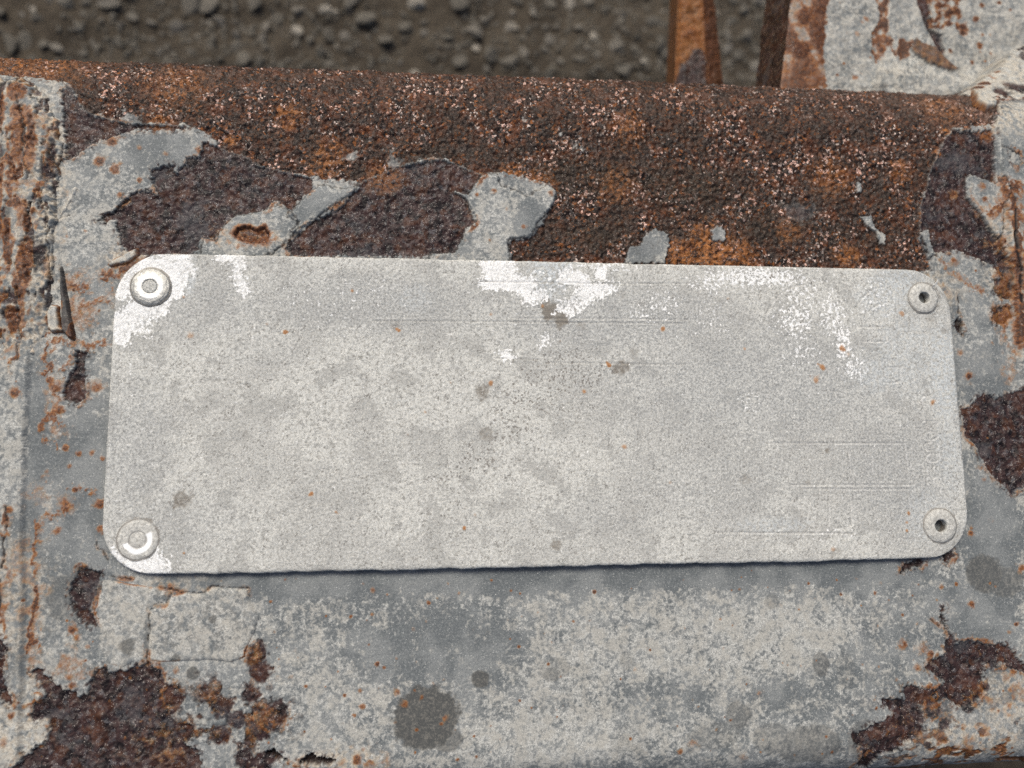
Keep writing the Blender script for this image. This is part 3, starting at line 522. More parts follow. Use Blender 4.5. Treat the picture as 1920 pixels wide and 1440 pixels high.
for i in range(260):                          # scattered freckles
    x, y = rng.uniform(0, 1920), rng.uniform(1080, 1440) if i % 3 else rng.uniform(500, 1440)
    s, d = f.blob(x, y, rng.uniform(2, 4.5), wob=0.4); mx(stn, s, rng.uniform(.25, .7)*(1-sstep(0.3, 1.2, d)))

# ---- damp marks
for x, y, rx, ry, v in [(797, 1345, 62, 56, 1.0), (838, 1385, 30, 24, .7), (900, 1272, 17, 16, .95), (362, 1262, 11, 11, .9), (235, 1215, 16, 14, .6), (1540, 1245, 16, 22, .6), (1845, 1075, 40, 36, .8), (1880, 1090, 50, 30, .6), (1385, 1340, 26, 24, .55), (1520, 1400, 60, 40, .55), (1620, 1390, 30, 40, .5), (1450, 1385, 40, 30, .4), (1340, 1380, 50, 24, .35), (1035, 1265, 16, 14, .5), (1040, 1255, 30, 20, .3), (1180, 1390, 40, 30, .2), (1175, 1240, 14, 20, .3), (1447, 1128, 16, 14, .35), (265, 1195, 18, 26, .45), (210, 1110, 40, 20, .5), (130, 1120, 40, 40, .45), (1585, 1255, 20, 40, .2), (20, 440, 16, 50, .9), (12, 370, 14, 30, .4)]:
    s, d = f.blob(x, y, rx, ry, wob=0.12); mx(damp, s, v*(1-sstep(0.86, 1.04, d+0.08*f.n3[s])))
# ---- cream coloured old paint beside the weld and by the lower left patch
for x, y, rx, ry, v in [(60, 330, 70, 200, .85), (50, 560, 50, 110, .7), (230, 480, 40, 30, .8), (30, 1120, 60, 120, .5), (40, 1380, 70, 60, .6), (330, 1110, 90, 40, .35), (70, 1300, 60, 60, .4), (470, 440, 70, 30, .6), (1880, 220, 80, 60, .7), (1880, 480, 60, 120, .6), (1760, 540, 70, 50, .5), (1800, 1390, 160, 50, .6), (640, 1430, 80, 30, .7), (1880, 1310, 80, 60, .5)]:
    s, d = f.blob(x, y, rx, ry); mx(cream, s, v*(1-sstep(0.4, 1.15, d)))

# ---- relief
f.h += rA*(0.40*fbm(U, V, 1.1, 3, 5)+0.10*f.n1+0.25*f.n3) + rB*(0.24*f.n1+0.14*f.n2+0.30*f.n3-0.22*sstep(0.04, 0.0, np.abs(f.n3+0.1*f.n1))) + 0.035*f.n2*(1-rA)*(1-rB)+0.10*f.n3
# raised seam down the left edge and the step at the right edge
xs = np.array([px_tube(x, y) for x, y in [(60, 640), (52, 800), (46, 960), (48, 1150), (40, 1440)]])
xl = np.interp(V, xs[::-1, 1], xs[::-1, 0])
f.h += 0.9*(1-sstep(-0.9, 0.5, U-xl))*sstep(px_tube(60, 560)[1], px_tube(60, 700)[1], V)*0+0.9*(1-sstep(-0.9, 0.5, U-xl))*(1-sstep(px_tube(60, 700)[1], px_tube(60, 620)[1], V))
xr = px_tube(1893, 500)[0]
f.h += 1.1*sstep(-0.4, 0.8, U-xr+0.3*f.n1)*sstep(px_tube(1890, 760)[1], px_tube(1890, 700)[1], V)
f.h[(us < -140) | (us > 140), :] = 0

tube = tag(empty('steel_tube', 0, 0, 0), 'rusty grey painted steel box tube with rounded edges under the riveted plate', 'steel tube')
cx = (np.abs(0.5*(U[:-1, :-1]+U[1:, 1:])) > 92) | (np.abs(0.5*(V[:-1, :-1]+V[1:, 1:])) > 27)   # nothing is seen under the middle of the plate
body = grid_mesh('tube_body', tube_surf(U, V, f.h), f.a, cx, STEEL, tube, st=np.stack([U, V], -1))
TF = f

# ------------------------------------------------------------------ raised pieces on the tube: welds, curled paint, a steel shard
def patch(name, px, hfun, setup=None, step=0.25, parent=None, surf=tube_surf, loc=px_tube, wob=0.3, base=0.0, margin=1.0, label=None):
    P = np.array([loc(x, y) for x, y in px])
    u = np.arange(P[:, 0].min()-margin, P[:, 0].max()+margin, step); v = np.arange(P[:, 1].min()-margin, P[:, 1].max()+margin, step)
    g = Field(u, v, loc)
    for k, dv in (('rust_a', 0), ('rust_b', 0), ('stain', 0), ('dust', .5), ('cream', 0), ('damp', 0), ('crack_shade', 0), ('mauve', 0), ('ochre', 0)): g.get(k, dv)
    d = sdf_poly(g.U, g.V, P)+wob*g.n1+0.3*wob*g.n2
    g.d = d
    if setup: setup(g)
    h = base+hfun(g, d)+g.h
    keep = (d[:-1, :-1] > -0.3) & (d[1:, 1:] > -0.3) & (d[1:, :-1] > -0.3) & (d[:-1, 1:] > -0.3)
    h = np.where(d < 0, np.minimum(h, base-0.5), h)
    o = grid_mesh(name, surf(g.U, g.V, h), g.a, keep, STEEL, parent, st=np.stack([g.U, g.V], -1))
    if label: o['label'] = label
    return o
def fill(g, k, lst):
    for x, y, rx, ry, v in lst:
        s, d = g.blob(x, y, rx, ry); mx(g.a[k], s, v*(1-sstep(0.55, 1.1, d)))

def weld_l(g):
    g.a['cream'][:] = 0.65; g.a['dust'][:] = 0.26+0.25*g.n3; g.a['stain'][:] = np.clip(0.24+0.9*fbm(g.U*1.5, g.V*0.6, 5.0, 4, 78)+0.3*g.n1, 0, 0.8)*(0.4+0.6*sstep(1.5, 5, g.d)); g.a['cream'][:] = 0.65+0.3*(1-sstep(1.0, 4.0, g.d))
    mx(g.a['rust_b'], np.s_[:, :], 0.9*sstep(0.36, 0.46, fbm(g.U*1.6, g.V*0.7, 4.0, 4, 77)))
    fill(g, 'rust_b', [(100, 300, 9, 42, 1.), (92, 322, 10, 24, 1.), (45, 175, 12, 6, .7), (72, 178, 9, 9, .8), (8, 180, 8, 60, .9), (60, 460, 14, 22, .95), (75, 480, 16, 28, .95), (5, 300, 8, 40, .8), (20, 560, 20, 14, 1), (24, 590, 20, 12, 1)])
    fill(g, 'stain', [(38, 180, 22, 26, .65), (52, 225, 24, 30, .55), (42, 250, 14, 60, .6), (36, 215, 12, 14, .6), (60, 300, 16, 40, .55), (70, 270, 10, 14, .7), (40, 290, 12, 26, .6), (50, 400, 12, 40, .5), (58, 420, 8, 20, .8), (75, 235, 20, 16, .35), (10, 220, 10, 50, .6), (108, 235, 8, 40, .4), (30, 350, 20, 18, .5), (30, 383, 12, 8, .75), (62, 345, 20, 10, .4), (10, 330, 8, 30, .7), (48, 490, 10, 40, .65), (90, 500, 8, 30, .4), (6, 420, 6, 120, .6), (30, 600, 14, 30, .7), (100, 600, 16, 20, .5), (90, 640, 14, 12, .8), (45, 600, 8, 50, .5), (62, 155, 40, 10, .4)])
    fill(g, 'damp', [(16, 420, 14, 42, .95), (22, 300, 10, 40, .35), (25, 200, 8, 30, .4), (85, 170, 16, 6, .5)])
    for x0, y0, x1, y1 in [(38, 190, 52, 245), (52, 245, 50, 300), (50, 300, 62, 330), (62, 380, 60, 440), (90, 400, 94, 470), (94, 470, 98, 545), (60, 185, 78, 195), (40, 540, 38, 600), (38, 600, 40, 650), (6, 160, 12, 260)]:
        s, d = g.line([(x0, y0), (x1, y1)], 2, 0.5); k = 1-sstep(0.08, 0.28, d); mx(g.a['crack_shade'], s, 0.9*k); g.h[s] -= 0.3*k
    g.h += 0.32*fbm(g.U, g.V, 4.5, 4, 31)-0.45*g.a['rust_b']+0.08*g.n2+0.25*g.a['stain']*(0.4+g.n1)
patch('weld_bead', T(0, 0, 1, [(-40, 150), (8, 152), (30, 147), (52, 148), (72, 162), (92, 190), (107, 222), (116, 255), (117, 290), (114, 317), (109, 367), (104, 433), (99, 480), (100, 545), (97, 600), (93, 622), (82, 632), (62, 668), (44, 640), (20, 678), (-40, 660)]),
      lambda g, d: (2.4*np.sqrt(1-(1-np.clip(d/8.0, 0, 1))**2)+0.05)*(0.25+0.75*sstep(px_tube(60, 668)[1], px_tube(60, 540)[1], g.V)) - 0.25, weld_l, parent=tube, wob=0.6, label='cream and rust coloured weld seam along the left end')

def shard(g):
    g.a['rust_b'][:] = 0.4; g.a['damp'][:] = 1.0; g.a['dust'][:] = 0.0
    fill(g, 'stain', [(137, 622, 8, 20, .9), (118, 575, 5, 12, .5)])
patch('steel_shard', T(0, 480, 3, [(338, 55), (355, 50), (368, 100), (378, 180), (395, 270), (412, 360), (432, 465), (420, 482), (385, 465), (350, 425), (345, 330), (340, 200)]),
      lambda g, d: 1.5*sstep(0.0, 0.6, d)-0.6*sstep(0, 3, g.V*0+d), shard, parent=tube, wob=0.1, step=0.2, label='dark bare steel sliver standing out of the cracked paint')
def flake(g):
    g.a['cream'][:] = 0.6; g.a['dust'][:] = 0.75
    mx(g.a['stain'], np.s_[:, :], 0.6*(1-sstep(0.1, 1.0, g.d)))
def weld_plate(g):
    g.a['cream'][:] = 0.35; g.a['dust'][:] = 0.85
def sheet(g):
    g.a['dust'][:] = 0.60+0.15*g.n3; g.a['cream'][:] = 0.15
    mx(g.a['stain'], np.s_[:, :], np.clip(0.5*(1-sstep(0.1, 1.2, g.d))*(0.5+1.4*g.n3), 0, 0.7))
    for x, y, r_ in [(362, 1262, 10), (330, 1235, 8), (400, 1160, 8), (240, 1212, 14)]:
        s, d = g.blob(x, y, r_); mx(g.a['damp'], s, 0.8*(1-sstep(0.7, 1.1, d)))
FL = [('paint_flake', T(0, 470, 6, [(310, 300), (420, 290), (540, 370), (575, 465), (555, 520), (505, 560), (500, 800), (440, 900), (330, 930), (240, 950), (225, 760), (240, 560), (265, 380)]), weld_plate, .9),
      ('paint_flake', T(0, 470, 6, [(580, 600), (690, 620), (690, 740), (700, 850), (760, 900), (720, 930), (590, 935), (535, 880), (525, 690)]), flake, 1.5),
      ('paint_flake', T(0, 470, 6, [(1200, 150), (1260, 90), (1360, 40), (1440, -10), (1560, -50), (1560, 60), (1440, 150), (1330, 165), (1250, 190)]), flake, 1.2),
      ('paint_flake', T(0, 250, 6, [(790, 680), (810, 600), (850, 575), (890, 600), (870, 660), (830, 690), (850, 780), (800, 760), (760, 840), (700, 900), (660, 920), (690, 840)]), weld_plate, .5),
      ('paint_flake', T(1280, 0, 3, [(1600, 535), (1650, 545), (1720, 575), (1760, 600), (1755, 625), (1700, 625), (1640, 590)]), flake, 2.0),
      ('paint_flake', T(1280, 0, 3, [(1760, 770), (1840, 740), (1900, 690), (2050, 640), (2050, 1300), (1950, 1250), (1900, 1120), (1880, 1060), (1830, 1060), (1815, 1090), (1790, 980), (1765, 880)]), None, .8),
      ('paint_flake', T(0, 960, 3, [(842, 556), (870, 535), (935, 522), (965, 462), (1020, 455), (1150, 458), (1190, 422), (1400, 433), (1402, 482), (1462, 590), (1440, 670), (1405, 740), (1380, 820), (1300, 850), (1180, 835), (1000, 845), (900, 850), (836, 838), (832, 745), (846, 640)]), sheet, .42),
      ('paint_flake', T(0, 960, 3, [(580, 380), (690, 385), (760, 400), (890, 420), (950, 440), (925, 510), (835, 545), (825, 640), (816, 750), (820, 840), (740, 850), (690, 880), (600, 860), (560, 760), (560, 660), (520, 560), (545, 480), (570, 400)]), sheet, .22),
      ('paint_flake', T(0, 1200, 6, [(360, 590), (400, 570), (470, 580), (500, 630), (440, 720), (390, 690)]), flake, .7)]
for nm, px, fn, hh in FL:
    patch(nm, px, lambda g, d, hh=hh: hh*sstep(0.0, 0.7, d)*(1+0.15*g.n3)-0.05, fn, parent=tube, wob=0.12, step=0.25)

# ------------------------------------------------------------------ the riveted plate
RC_PL = 11.0
plate_root = tag(empty('data_plate', 0, 0, 0), 'worn pale grey metal plate with rounded corners held by four rivets', 'metal plate')
NV, NU = 290, 806
vv = np.linspace(-H_PL/2, H_PL/2, NV); ss = np.linspace(-1, 1, NU)
over = np.maximum(np.abs(vv)-(H_PL/2-RC_PL), 0)
hw = W_PL/2-(RC_PL-np.sqrt(np.maximum(RC_PL**2-over**2, 0)))
px_pl = lambda x, y: on_plane(x, y, 0.0)
class PlateField(Field):
    def __init__(self):
        self.loc = px_pl; self.a = {}
        self.U = ss[:, None]*hw[None, :]; self.V = np.repeat(vv[None, :], NU, 0)
        self.h = np.zeros(self.U.shape)
        self.n1 = fbm(self.U, self.V, 2.2, 4, 41); self.n2 = fbm(self.U, self.V, 0.8, 3, 42); self.n3 = fbm(self.U, self.V, 7.0, 4, 43)
    def sl(self, P, mar):
        P = np.asarray(P); x0, x1 = P[:, 0].min()-mar, P[:, 0].max()+mar; y0, y1 = P[:, 1].min()-mar, P[:, 1].max()+mar
        j0, j1 = np.searchsorted(vv, [y0, y1])
        i0, i1 = np.searchsorted(ss, [min(x0/85, x0/100)-0.01, max(x1/85, x1/100)+0.01])
        return np.s_[max(i0, 0):i1, j0:j1]
p = PlateField()
wht, flk, smu, spk, bare, grey, pst, groove_shade = [p.get(k) for k in ('white', 'flecks', 'smudge', 'speck', 'bare', 'grey', 'stain', 'crack_shade')]
hair = p.get('hair'); hair[:] = 0.9*(1-sstep(0.03, 0.12, np.abs(fbm(p.U, p.V*1.25, 1.6, 4, 61)-0.02)))*sstep(0.05, 0.25, fbm(p.U, p.V, 2.0, 3, 62))
for px in [T(0, 480, 3, [(650, 230), (655, 160), (720, 90), (790, 20), (900, -5), (1062, -5), (1080, 60), (1090, 95), (1050, 100), (1045, 170), (1010, 235), (985, 225), (940, 270), (940, 310), (860, 350), (820, 390), (830, 440), (780, 430), (740, 430), (720, 480), (700, 500), (650, 480), (628, 450), (640, 330), (670, 320), (700, 280), (760, 260), (740, 230), (720, 200), (700, 235)]),
           T(0, 480, 3, [(1215, 10), (1240, -10), (1365, -10), (1370, 60), (1355, 110), (1390, 180), (1385, 225), (1345, 200), (1320, 120), (1310, 50), (1280, 20), (1245, 40)]),
           T(0, 960, 3, [(615, 230), (640, 215), (690, 250), (760, 275), (840, 255), (875, 210), (885, 250), (930, 275), (945, 320), (955, 352), (750, 352), (700, 310), (650, 270)]),
           T(860, 480, 4.8, [(210, 90), (230, 40), (480, 45), (510, 110), (500, 170), (640, 200), (700, 240), (660, 300), (760, 330), (800, 380), (740, 400), (690, 420), (640, 430), (570, 350), (490, 310), (420, 290), (330, 310), (200, 260), (190, 240), (280, 235), (240, 200)]),
           T(860, 480, 4.8, [(900, 160), (1000, 110), (1080, 150), (1140, 190), (1150, 235), (1190, 255), (1415, 255), (1410, 300), (1380, 330), (1300, 340), (1280, 370), (1190, 380), (1150, 430), (1080, 480), (1040, 530), (1000, 540), (960, 500), (870, 510), (930, 430), (1020, 400), (1090, 300), (1060, 250), (900, 235)]),
           T(860, 480, 4.8, [(1240, 90), (1325, 85), (1320, 150), (1300, 205), (1260, 205), (1230, 190)]), T(860, 480, 4.8, [(375, 875), (430, 860), (470, 880), (492, 918), (400, 915)]), T(860, 480, 4.8, [(735, 765), (765, 755), (755, 790), (738, 795)]), T(860, 480, 4.8, [(775, 750), (800, 720), (820, 735), (795, 770)])]:
    s, d = p.poly(px, 2.0, 0.35, 0.3); k = sstep(-0.12, 0.12, d)*sstep(-0.62, -0.25, p.n2[s]+0.7*p.n1[s]+0.25*d); mx(wht, s, k*np.clip(0.72+0.5*p.n3[s], 0, 1)); p.h[s] -= 0.08*k; mx(flk, s, 0.8*(1-sstep(0, 2.0, -d)))
for x, y, rx, ry, v in [(1420, 520, 150, 30, .9), (1330, 530, 60, 30, .7), (1500, 560, 60, 60, .6), (1490, 600, 60, 50, .75), (1560, 590, 40, 70, .7), (1580, 640, 24, 60, .9), (1600, 690, 40, 40, .7), (1240, 570, 50, 40, .55), (1200, 590, 40, 30, .5), (1130, 500, 90, 20, .6), (1500, 660, 60, 40, .45), (1040, 530, 120, 40, .5), (1410, 755, 40, 24, .4), (620, 560, 120, 60, .25), (700, 550, 60, 40, .3), (1330, 600, 60, 60, .35), (1640, 560, 60, 60, .45), (280, 1060, 60, 20, .6), (240, 700, 20, 60, .2), (1560, 1000, 120, 20, .3)]:
    s, d = p.blob(x, y, rx, ry); mx(flk, s, v*(1-sstep(0.2, 1.2, d)))
for x, y, r, v in [(905, 735, 18, .75), (912, 815, 20, .6), (1165, 690, 20, .75), (1030, 583, 22, 1.), (1055, 600, 18, .9), (1075, 572, 14, .7), (342, 937, 19, .75), (1043, 1022, 13, .7), (460, 812, 11, .45), (695, 857, 11, .35), (1180, 960, 30, .35), (1395, 900, 16, .5), (1092, 612, 12, .5), (742, 608, 13, .5), (1188, 662, 14, .5), (1165, 555, 14, .4), (1202, 572, 12, .45), (615, 815, 10, .35), (1445, 517, 9, .9), (1460, 555, 16, .4), (980, 790, 26, .3), (1000, 870, 30, .25), (1290, 1000, 30, .3), (1400, 770, 16, .25), (1550, 845, 8, .7), (1515, 905, 9, .5), (1120, 905, 18, .3), (1730, 715, 12, .35), (1745, 600, 14, .5), (1770, 620, 8, .6), (500, 700, 30, .15), (1250, 850, 20, .2), (1565, 1040, 16, .5), (470, 960, 20, .2), (945, 700, 14, .25), (1720, 520, 14, .4)]:
    s, d = p.blob(x, y, r, wob=0.35); mx(smu, s, v*(1-sstep(0.5, 1.15, d)))
for x, y, rx, ry, v in [(1060, 700, 110, 60, 1.), (990, 740, 80, 40, .9), (960, 800, 60, 50, .8), (900, 860, 60, 40, .9), (840, 890, 60, 24, .7), (1120, 700, 60, 40, .8), (1040, 770, 80, 30, .6), (900, 640, 60, 20, .4), (1480, 520, 80, 30, .4), (1750, 590, 40, 60, .6), (1790, 900, 20, 60, .6), (330, 940, 30, 20, .6), (1400, 940, 60, 40, .3), (520, 620, 200, 60, .15), (900, 600, 60, 20, .3)]:
    s, d = p.blob(x, y, rx, ry); mx(spk, s, v*(1-sstep(0.3, 1.2, d)))
for x, y, rx, ry, v in [(1035, 500, 50, 60, 1.), (1020, 545, 40, 30, .8), (345, 520, 26, 40, .9), (1770, 700, 40, 120, .8), (1690, 530, 70, 40, .8), (1660, 560, 70, 50, .6), (1640, 700, 60, 40, .6), (1780, 850, 30, 90, .5), (1740, 970, 60, 60, .4), (1450, 985, 90, 16, .5), (780, 560, 40, 30, .35), (1700, 660, 80, 100, .5)]:
    s, d = p.blob(x, y, rx, ry); mx(bare, s, v*(1-sstep(0.45, 1.15, d)))
for x, y, rx, ry, v in [(1450, 720, 380, 150, .95), (1150, 600, 300, 80, .9), (700, 570, 280, 70, .8), (1680, 880, 160, 160, .9), (1250, 720, 200, 140, .6), (380, 570, 190, 70, .7), (250, 840, 80, 160, .8), (1350, 900, 240, 110, .6), (330, 980, 150, 80, .5), (1150, 960, 160, 50, .5), (500, 660, 90, 40, .4)]:
    s, d = p.blob(x, y, rx, ry); mx(grey, s, v*(1-sstep(0.3, 1.2, d)))
for x, y, r, v in [(535, 623, 6, .9), (1242, 617, 9, .8), (1095, 735, 7, .7), (1170, 838, 7, .6), (585, 925, 6, .8), (870, 990, 4, .8), (1541, 690, 9, .75), (1530, 713, 9, .6), (1578, 654, 9, .75), (1590, 665, 8, .4), (1748, 755, 8, .7), (1703, 962, 7, .8), (1690, 588, 7, .6), (1699, 995, 5, .7), (345, 557, 5, .6), (357, 630, 10, .5), (660, 545, 5, .7), (345, 1037, 4, .7), (748, 620, 5, .8), (1141, 685, 6, .9), (890, 965, 4, .4), (920, 590, 5, .5), (1017, 575, 5, .6), (797, 773, 4, .5), (1396, 655, 5, .6), (845, 718, 4, .4), (500, 608, 4, .4), (1560, 1030, 8, .5), (1255, 905, 5, .4), (1365, 560, 5, .4), (1050, 640, 4, .4), (765, 815, 4, .4), (920, 718, 6, .7), (630, 960, 3, .6), (1700, 980, 4, .6)]:
    s, d = p.blob(x, y, r, wob=0.5); mx(pst, s, 0.8*v*(1-sstep(0.2, 1.15, d))); p.h[s] += 0.1*(1-sstep(0, 1, d))
for cx_, cy_, rr0 in [(281, 537, 36), (257, 1012, 36), (1733, 558, 31), (1764, 986, 33)]:
    s, d = p.blob(cx_, cy_, rr0, wob=0.06); mx(smu, s, 0.75*np.exp(-((d-1.03)/0.07)**2)*sstep(-0.2, 0.3, p.n3[s]+0.4*p.n1[s])); mx(spk, s, 0.5*np.exp(-((d-1.15)/0.25)**2))
# stamped lines, frames and worn lettering
def stroke(px, w=0.22, dep=0.10, tone=0.35, raised=False, glint=0.0):
    s, d = p.line(px, 1.5, 0.03); k = np.exp(-(d/w)**2); p.h[s] += (dep if raised else -dep)*k; p.h[s] += (-0.5 if raised else 0.5)*dep*np.exp(-((d-2*w)/w)**2)
    if glint:
        s2, d2 = p.line([(x+2.2, y+1.2) for x, y in px], 1.5, 0.03); mx(wht, s2, glint*np.exp(-(d2/0.17)**2)*sstep(-0.35, 0.1, p.n3[s2]+0.5*p.n1[s2]))  # pale line beside the stroke, a highlight put into the colour
    mx(groove_shade, s, tone*np.exp(-(d/(0.6*w))**2)*(0.35+0.65*sstep(-0.3, 0.3, p.n3[s])))  # groove coloured darker, painted shade along the stroke
def arc(cx_, cy_, rx, ry, a0, a1, n=18): return [(cx_+rx*math.cos(math.radians(a)), cy_+ry*math.sin(math.radians(a))) for a in np.linspace(a0, a1, n)]
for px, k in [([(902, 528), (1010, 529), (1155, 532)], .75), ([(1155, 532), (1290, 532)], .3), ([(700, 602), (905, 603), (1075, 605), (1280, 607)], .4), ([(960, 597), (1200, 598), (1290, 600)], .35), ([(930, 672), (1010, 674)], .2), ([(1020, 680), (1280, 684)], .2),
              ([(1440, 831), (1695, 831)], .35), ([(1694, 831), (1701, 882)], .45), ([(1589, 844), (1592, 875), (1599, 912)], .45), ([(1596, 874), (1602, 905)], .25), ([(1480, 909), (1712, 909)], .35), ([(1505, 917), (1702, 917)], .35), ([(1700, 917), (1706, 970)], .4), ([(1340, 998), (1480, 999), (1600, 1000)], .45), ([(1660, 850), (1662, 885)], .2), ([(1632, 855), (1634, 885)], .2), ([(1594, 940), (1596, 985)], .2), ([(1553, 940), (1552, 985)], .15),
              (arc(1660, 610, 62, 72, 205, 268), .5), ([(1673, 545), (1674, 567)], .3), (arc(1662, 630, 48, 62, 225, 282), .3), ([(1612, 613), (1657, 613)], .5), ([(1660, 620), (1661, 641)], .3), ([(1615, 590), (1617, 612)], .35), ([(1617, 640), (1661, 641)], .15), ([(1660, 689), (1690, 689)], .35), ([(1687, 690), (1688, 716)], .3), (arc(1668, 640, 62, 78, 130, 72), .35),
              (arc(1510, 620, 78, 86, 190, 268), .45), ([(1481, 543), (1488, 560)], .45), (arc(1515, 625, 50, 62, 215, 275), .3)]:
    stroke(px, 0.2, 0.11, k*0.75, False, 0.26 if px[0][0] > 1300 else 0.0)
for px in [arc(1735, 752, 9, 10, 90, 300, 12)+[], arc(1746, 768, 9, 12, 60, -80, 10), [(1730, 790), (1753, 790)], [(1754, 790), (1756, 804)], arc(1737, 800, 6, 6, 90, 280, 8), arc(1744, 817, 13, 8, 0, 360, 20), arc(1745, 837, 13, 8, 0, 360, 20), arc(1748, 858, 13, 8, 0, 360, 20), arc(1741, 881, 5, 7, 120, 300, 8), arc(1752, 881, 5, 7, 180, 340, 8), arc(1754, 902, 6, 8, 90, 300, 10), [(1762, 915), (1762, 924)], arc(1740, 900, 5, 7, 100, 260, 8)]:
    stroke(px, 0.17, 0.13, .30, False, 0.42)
# dust crust: gentle undulation, thicker ragged lip along the edges
p.h += 0.055*p.n1+0.035*p.n2+0.05*p.n3
edge_b = np.exp(-(p.V+H_PL/2)/0.5); edge_t = np.exp(-(H_PL/2-p.V)/0.4)
mid = 1-sstep(70, 90, np.abs(p.U))
rag = fbm(ss*100, ss*0+3.3, 5.5, 5, 50)
Vp = p.V-edge_b*mid*(0.16+0.22*rag[:, None])+edge_t*mid*0.16*rag[:, None]*(p.U < 30)
crust = sstep(-0.1, 0.25, fbm(ss*100, ss*0, 6, 3, 51))[:, None]
smu[:] = np.maximum(smu, 0.55*edge_b**0.5*mid*crust*(p.n2 > -0.1))
bow = 0.35*(1-(p.U/100)**2)*sstep(10, -35, p.V)+0.15*(1-(p.U/100)**2)
zp = bow+p.h-0.28*np.exp(-np.minimum(np.minimum(H_PL/2-np.abs(p.V), hw[None, :]-np.abs(p.U)), 9)/0.22)
for hx, hy, hr in ((1733, 558, 3.9), (1764, 986, 4.1)):
    q0 = on_plane(hx, hy, 0.6); zp = zp-4.0*(np.hypot(p.U-q0[0], Vp-q0[1]) < 0.42*hr)
C = np.stack([p.U, Vp, zp], -1)
n, mm = C.shape[:2]
I = np.arange(n*mm).reshape(n, mm)
q = np.stack([I[:-1, :-1], I[1:, :-1], I[1:, 1:], I[:-1, 1:]], -1).reshape(-1, 4)
loop = np.concatenate([I[:, 0], I[-1, 1:], I[-2::-1, -1], I[0, -2:0:-1]])
base_i = n*mm+np.arange(len(loop))
low = C.reshape(-1, 3)[loop].copy(); low[:, 2] = bow.reshape(-1)[loop]-1.15
q2 = np.stack([loop, base_i, np.roll(base_i, -1), np.roll(loop, -1)], -1)
att = {k: np.concatenate([v.reshape(-1), v.reshape(-1)[loop]]) for k, v in p.a.items()}
make_mesh('plate', np.concatenate([C.reshape(-1, 3), low]), np.concatenate([q, q2]), att, PLATE, plate_root)

# rivets: lathed heads, seated on the plate
def rivet(px, R, prof, label, fn=None, tilt=(0, 0)):
    x0, y0 = on_plane(*px, 0.6); NS = 72
    pr = np.array(prof, float)                      # radius (fraction of R), height mm
    rr, zz = [], []
    for (a, b), (c, d) in zip(pr[:-1], pr[1:]):
        k = np.linspace(0, 1, 7)[:-1]; rr += list(a+(c-a)*k); zz += list(b+(d-b)*k)
    rr.append(pr[-1, 0]); zz.append(pr[-1, 1]); rr = np.array(rr)*R; zz = np.array(zz)
    th = np.linspace(0, 2*math.pi, NS, endpoint=False)
    RR, TH = np.meshgrid(rr, th, indexing='ij'); Z = np.repeat(zz[:, None], NS, 1)
    wb = fbm(np.cos(TH)*RR+x0*3, np.sin(TH)*RR+y0, 2.0, 3, 60)
    RR = RR*(1+0.03*wb); Xc = x0+RR*np.cos(TH); Yc = y0+RR*np.sin(TH)
    Z = Z+0.06*wb+tilt[0]*(Xc-x0)+tilt[1]*(Yc-y0)
    zb = 0.35*(1-(x0/100)**2)*float(sstep(10, -35, y0))+0.15*(1-(x0/100)**2)
    C = np.stack([Xc, Yc, Z+zb], -1)
    a = {k: np.zeros(Z.shape) for k in ('white', 'crack_shade', 'shine')}
    if fn: fn(a, RR/R, TH, wb)
    I = np.arange(Z.size).reshape(Z.shape)
    q = np.stack([I[:-1], np.roll(I[:-1], -1, 1), np.roll(I[1:], -1, 1), I[1:]], -1).reshape(-1, 4)
    o = make_mesh('rivet', C.reshape(-1, 3), q, {k: v.reshape(-1) for k, v in a.items()}, RIVET, plate_root)
    o['label'] = label; return o, x0, y0, zb
def rim(a, r): a['crack_shade'][:] = np.maximum(a['crack_shade'], 0.8*np.exp(-((r-1.02)/0.05)**2))
def f_tl(a, r, th, w):
    a['shine'][:] = 0.9; rim(a, r); a['white'][:] = 0.8*np.exp(-((r-0.55)/0.14)**2)
def f_bl(a, r, th, w):
    rim(a, r); d = np.degrees(th) % 360
    on = (1-sstep(0.10, 0.16, np.abs(r-0.58+0.04*w)))*((d > 195) | (d < 35)); a['white'][:] = on
    a['crack_shade'][:] = np.maximum(a['crack_shade'], 0.35*np.exp(-((r-0.42)/0.04)**2))
def f_h(a, r, th, w): rim(a, r); a['crack_shade'][:] = np.maximum(a['crack_shade'], 0.95*(r < 0.347)*(r > -1))  # inside of the hole painted dark to stand for its shade
rv, x0, y0, zb = rivet((281, 537), 4.3, [(1.10, -0.5), (1.06, 0.06), (0.98, 0.18), (0.94, 0.34), (0.82, 0.56), (0.62, 0.70), (0.42, 0.72), (0.37, 0.64), (0.36, 0.4)], 'shiny domed rivet with its pin in place, ringed by white scraped metal', f_tl)
k = np.linspace(0, 2*math.pi, 40, endpoint=False)
pin = np.concatenate([np.stack([x0+1.50*s_*np.cos(k), y0+1.50*s_*np.sin(k), np.full(40, z_+zb)], -1) for s_, z_ in ((1, .3), (1, .58), (.9, .64), (.45, .63), (.02, .61))])
I = np.arange(200).reshape(5, 40)
make_mesh('pin', pin, np.stack([I[:-1], np.roll(I[:-1], -1, 1), np.roll(I[1:], -1, 1), I[1:]], -1).reshape(-1, 4), {}, PLATE, rv)
rivet((257, 1012), 4.3, [(1.10, -0.5), (1.06, 0.04), (1.0, 0.06), (0.96, 0.15), (0.88, 0.24), (0.66, 0.30), (0.46, 0.27), (0.41, 0.18), (0.36, 0.22), (0.2, 0.25), (0.0, 0.25)], 'dust covered rivet with a white crescent scraped on its head', f_bl)
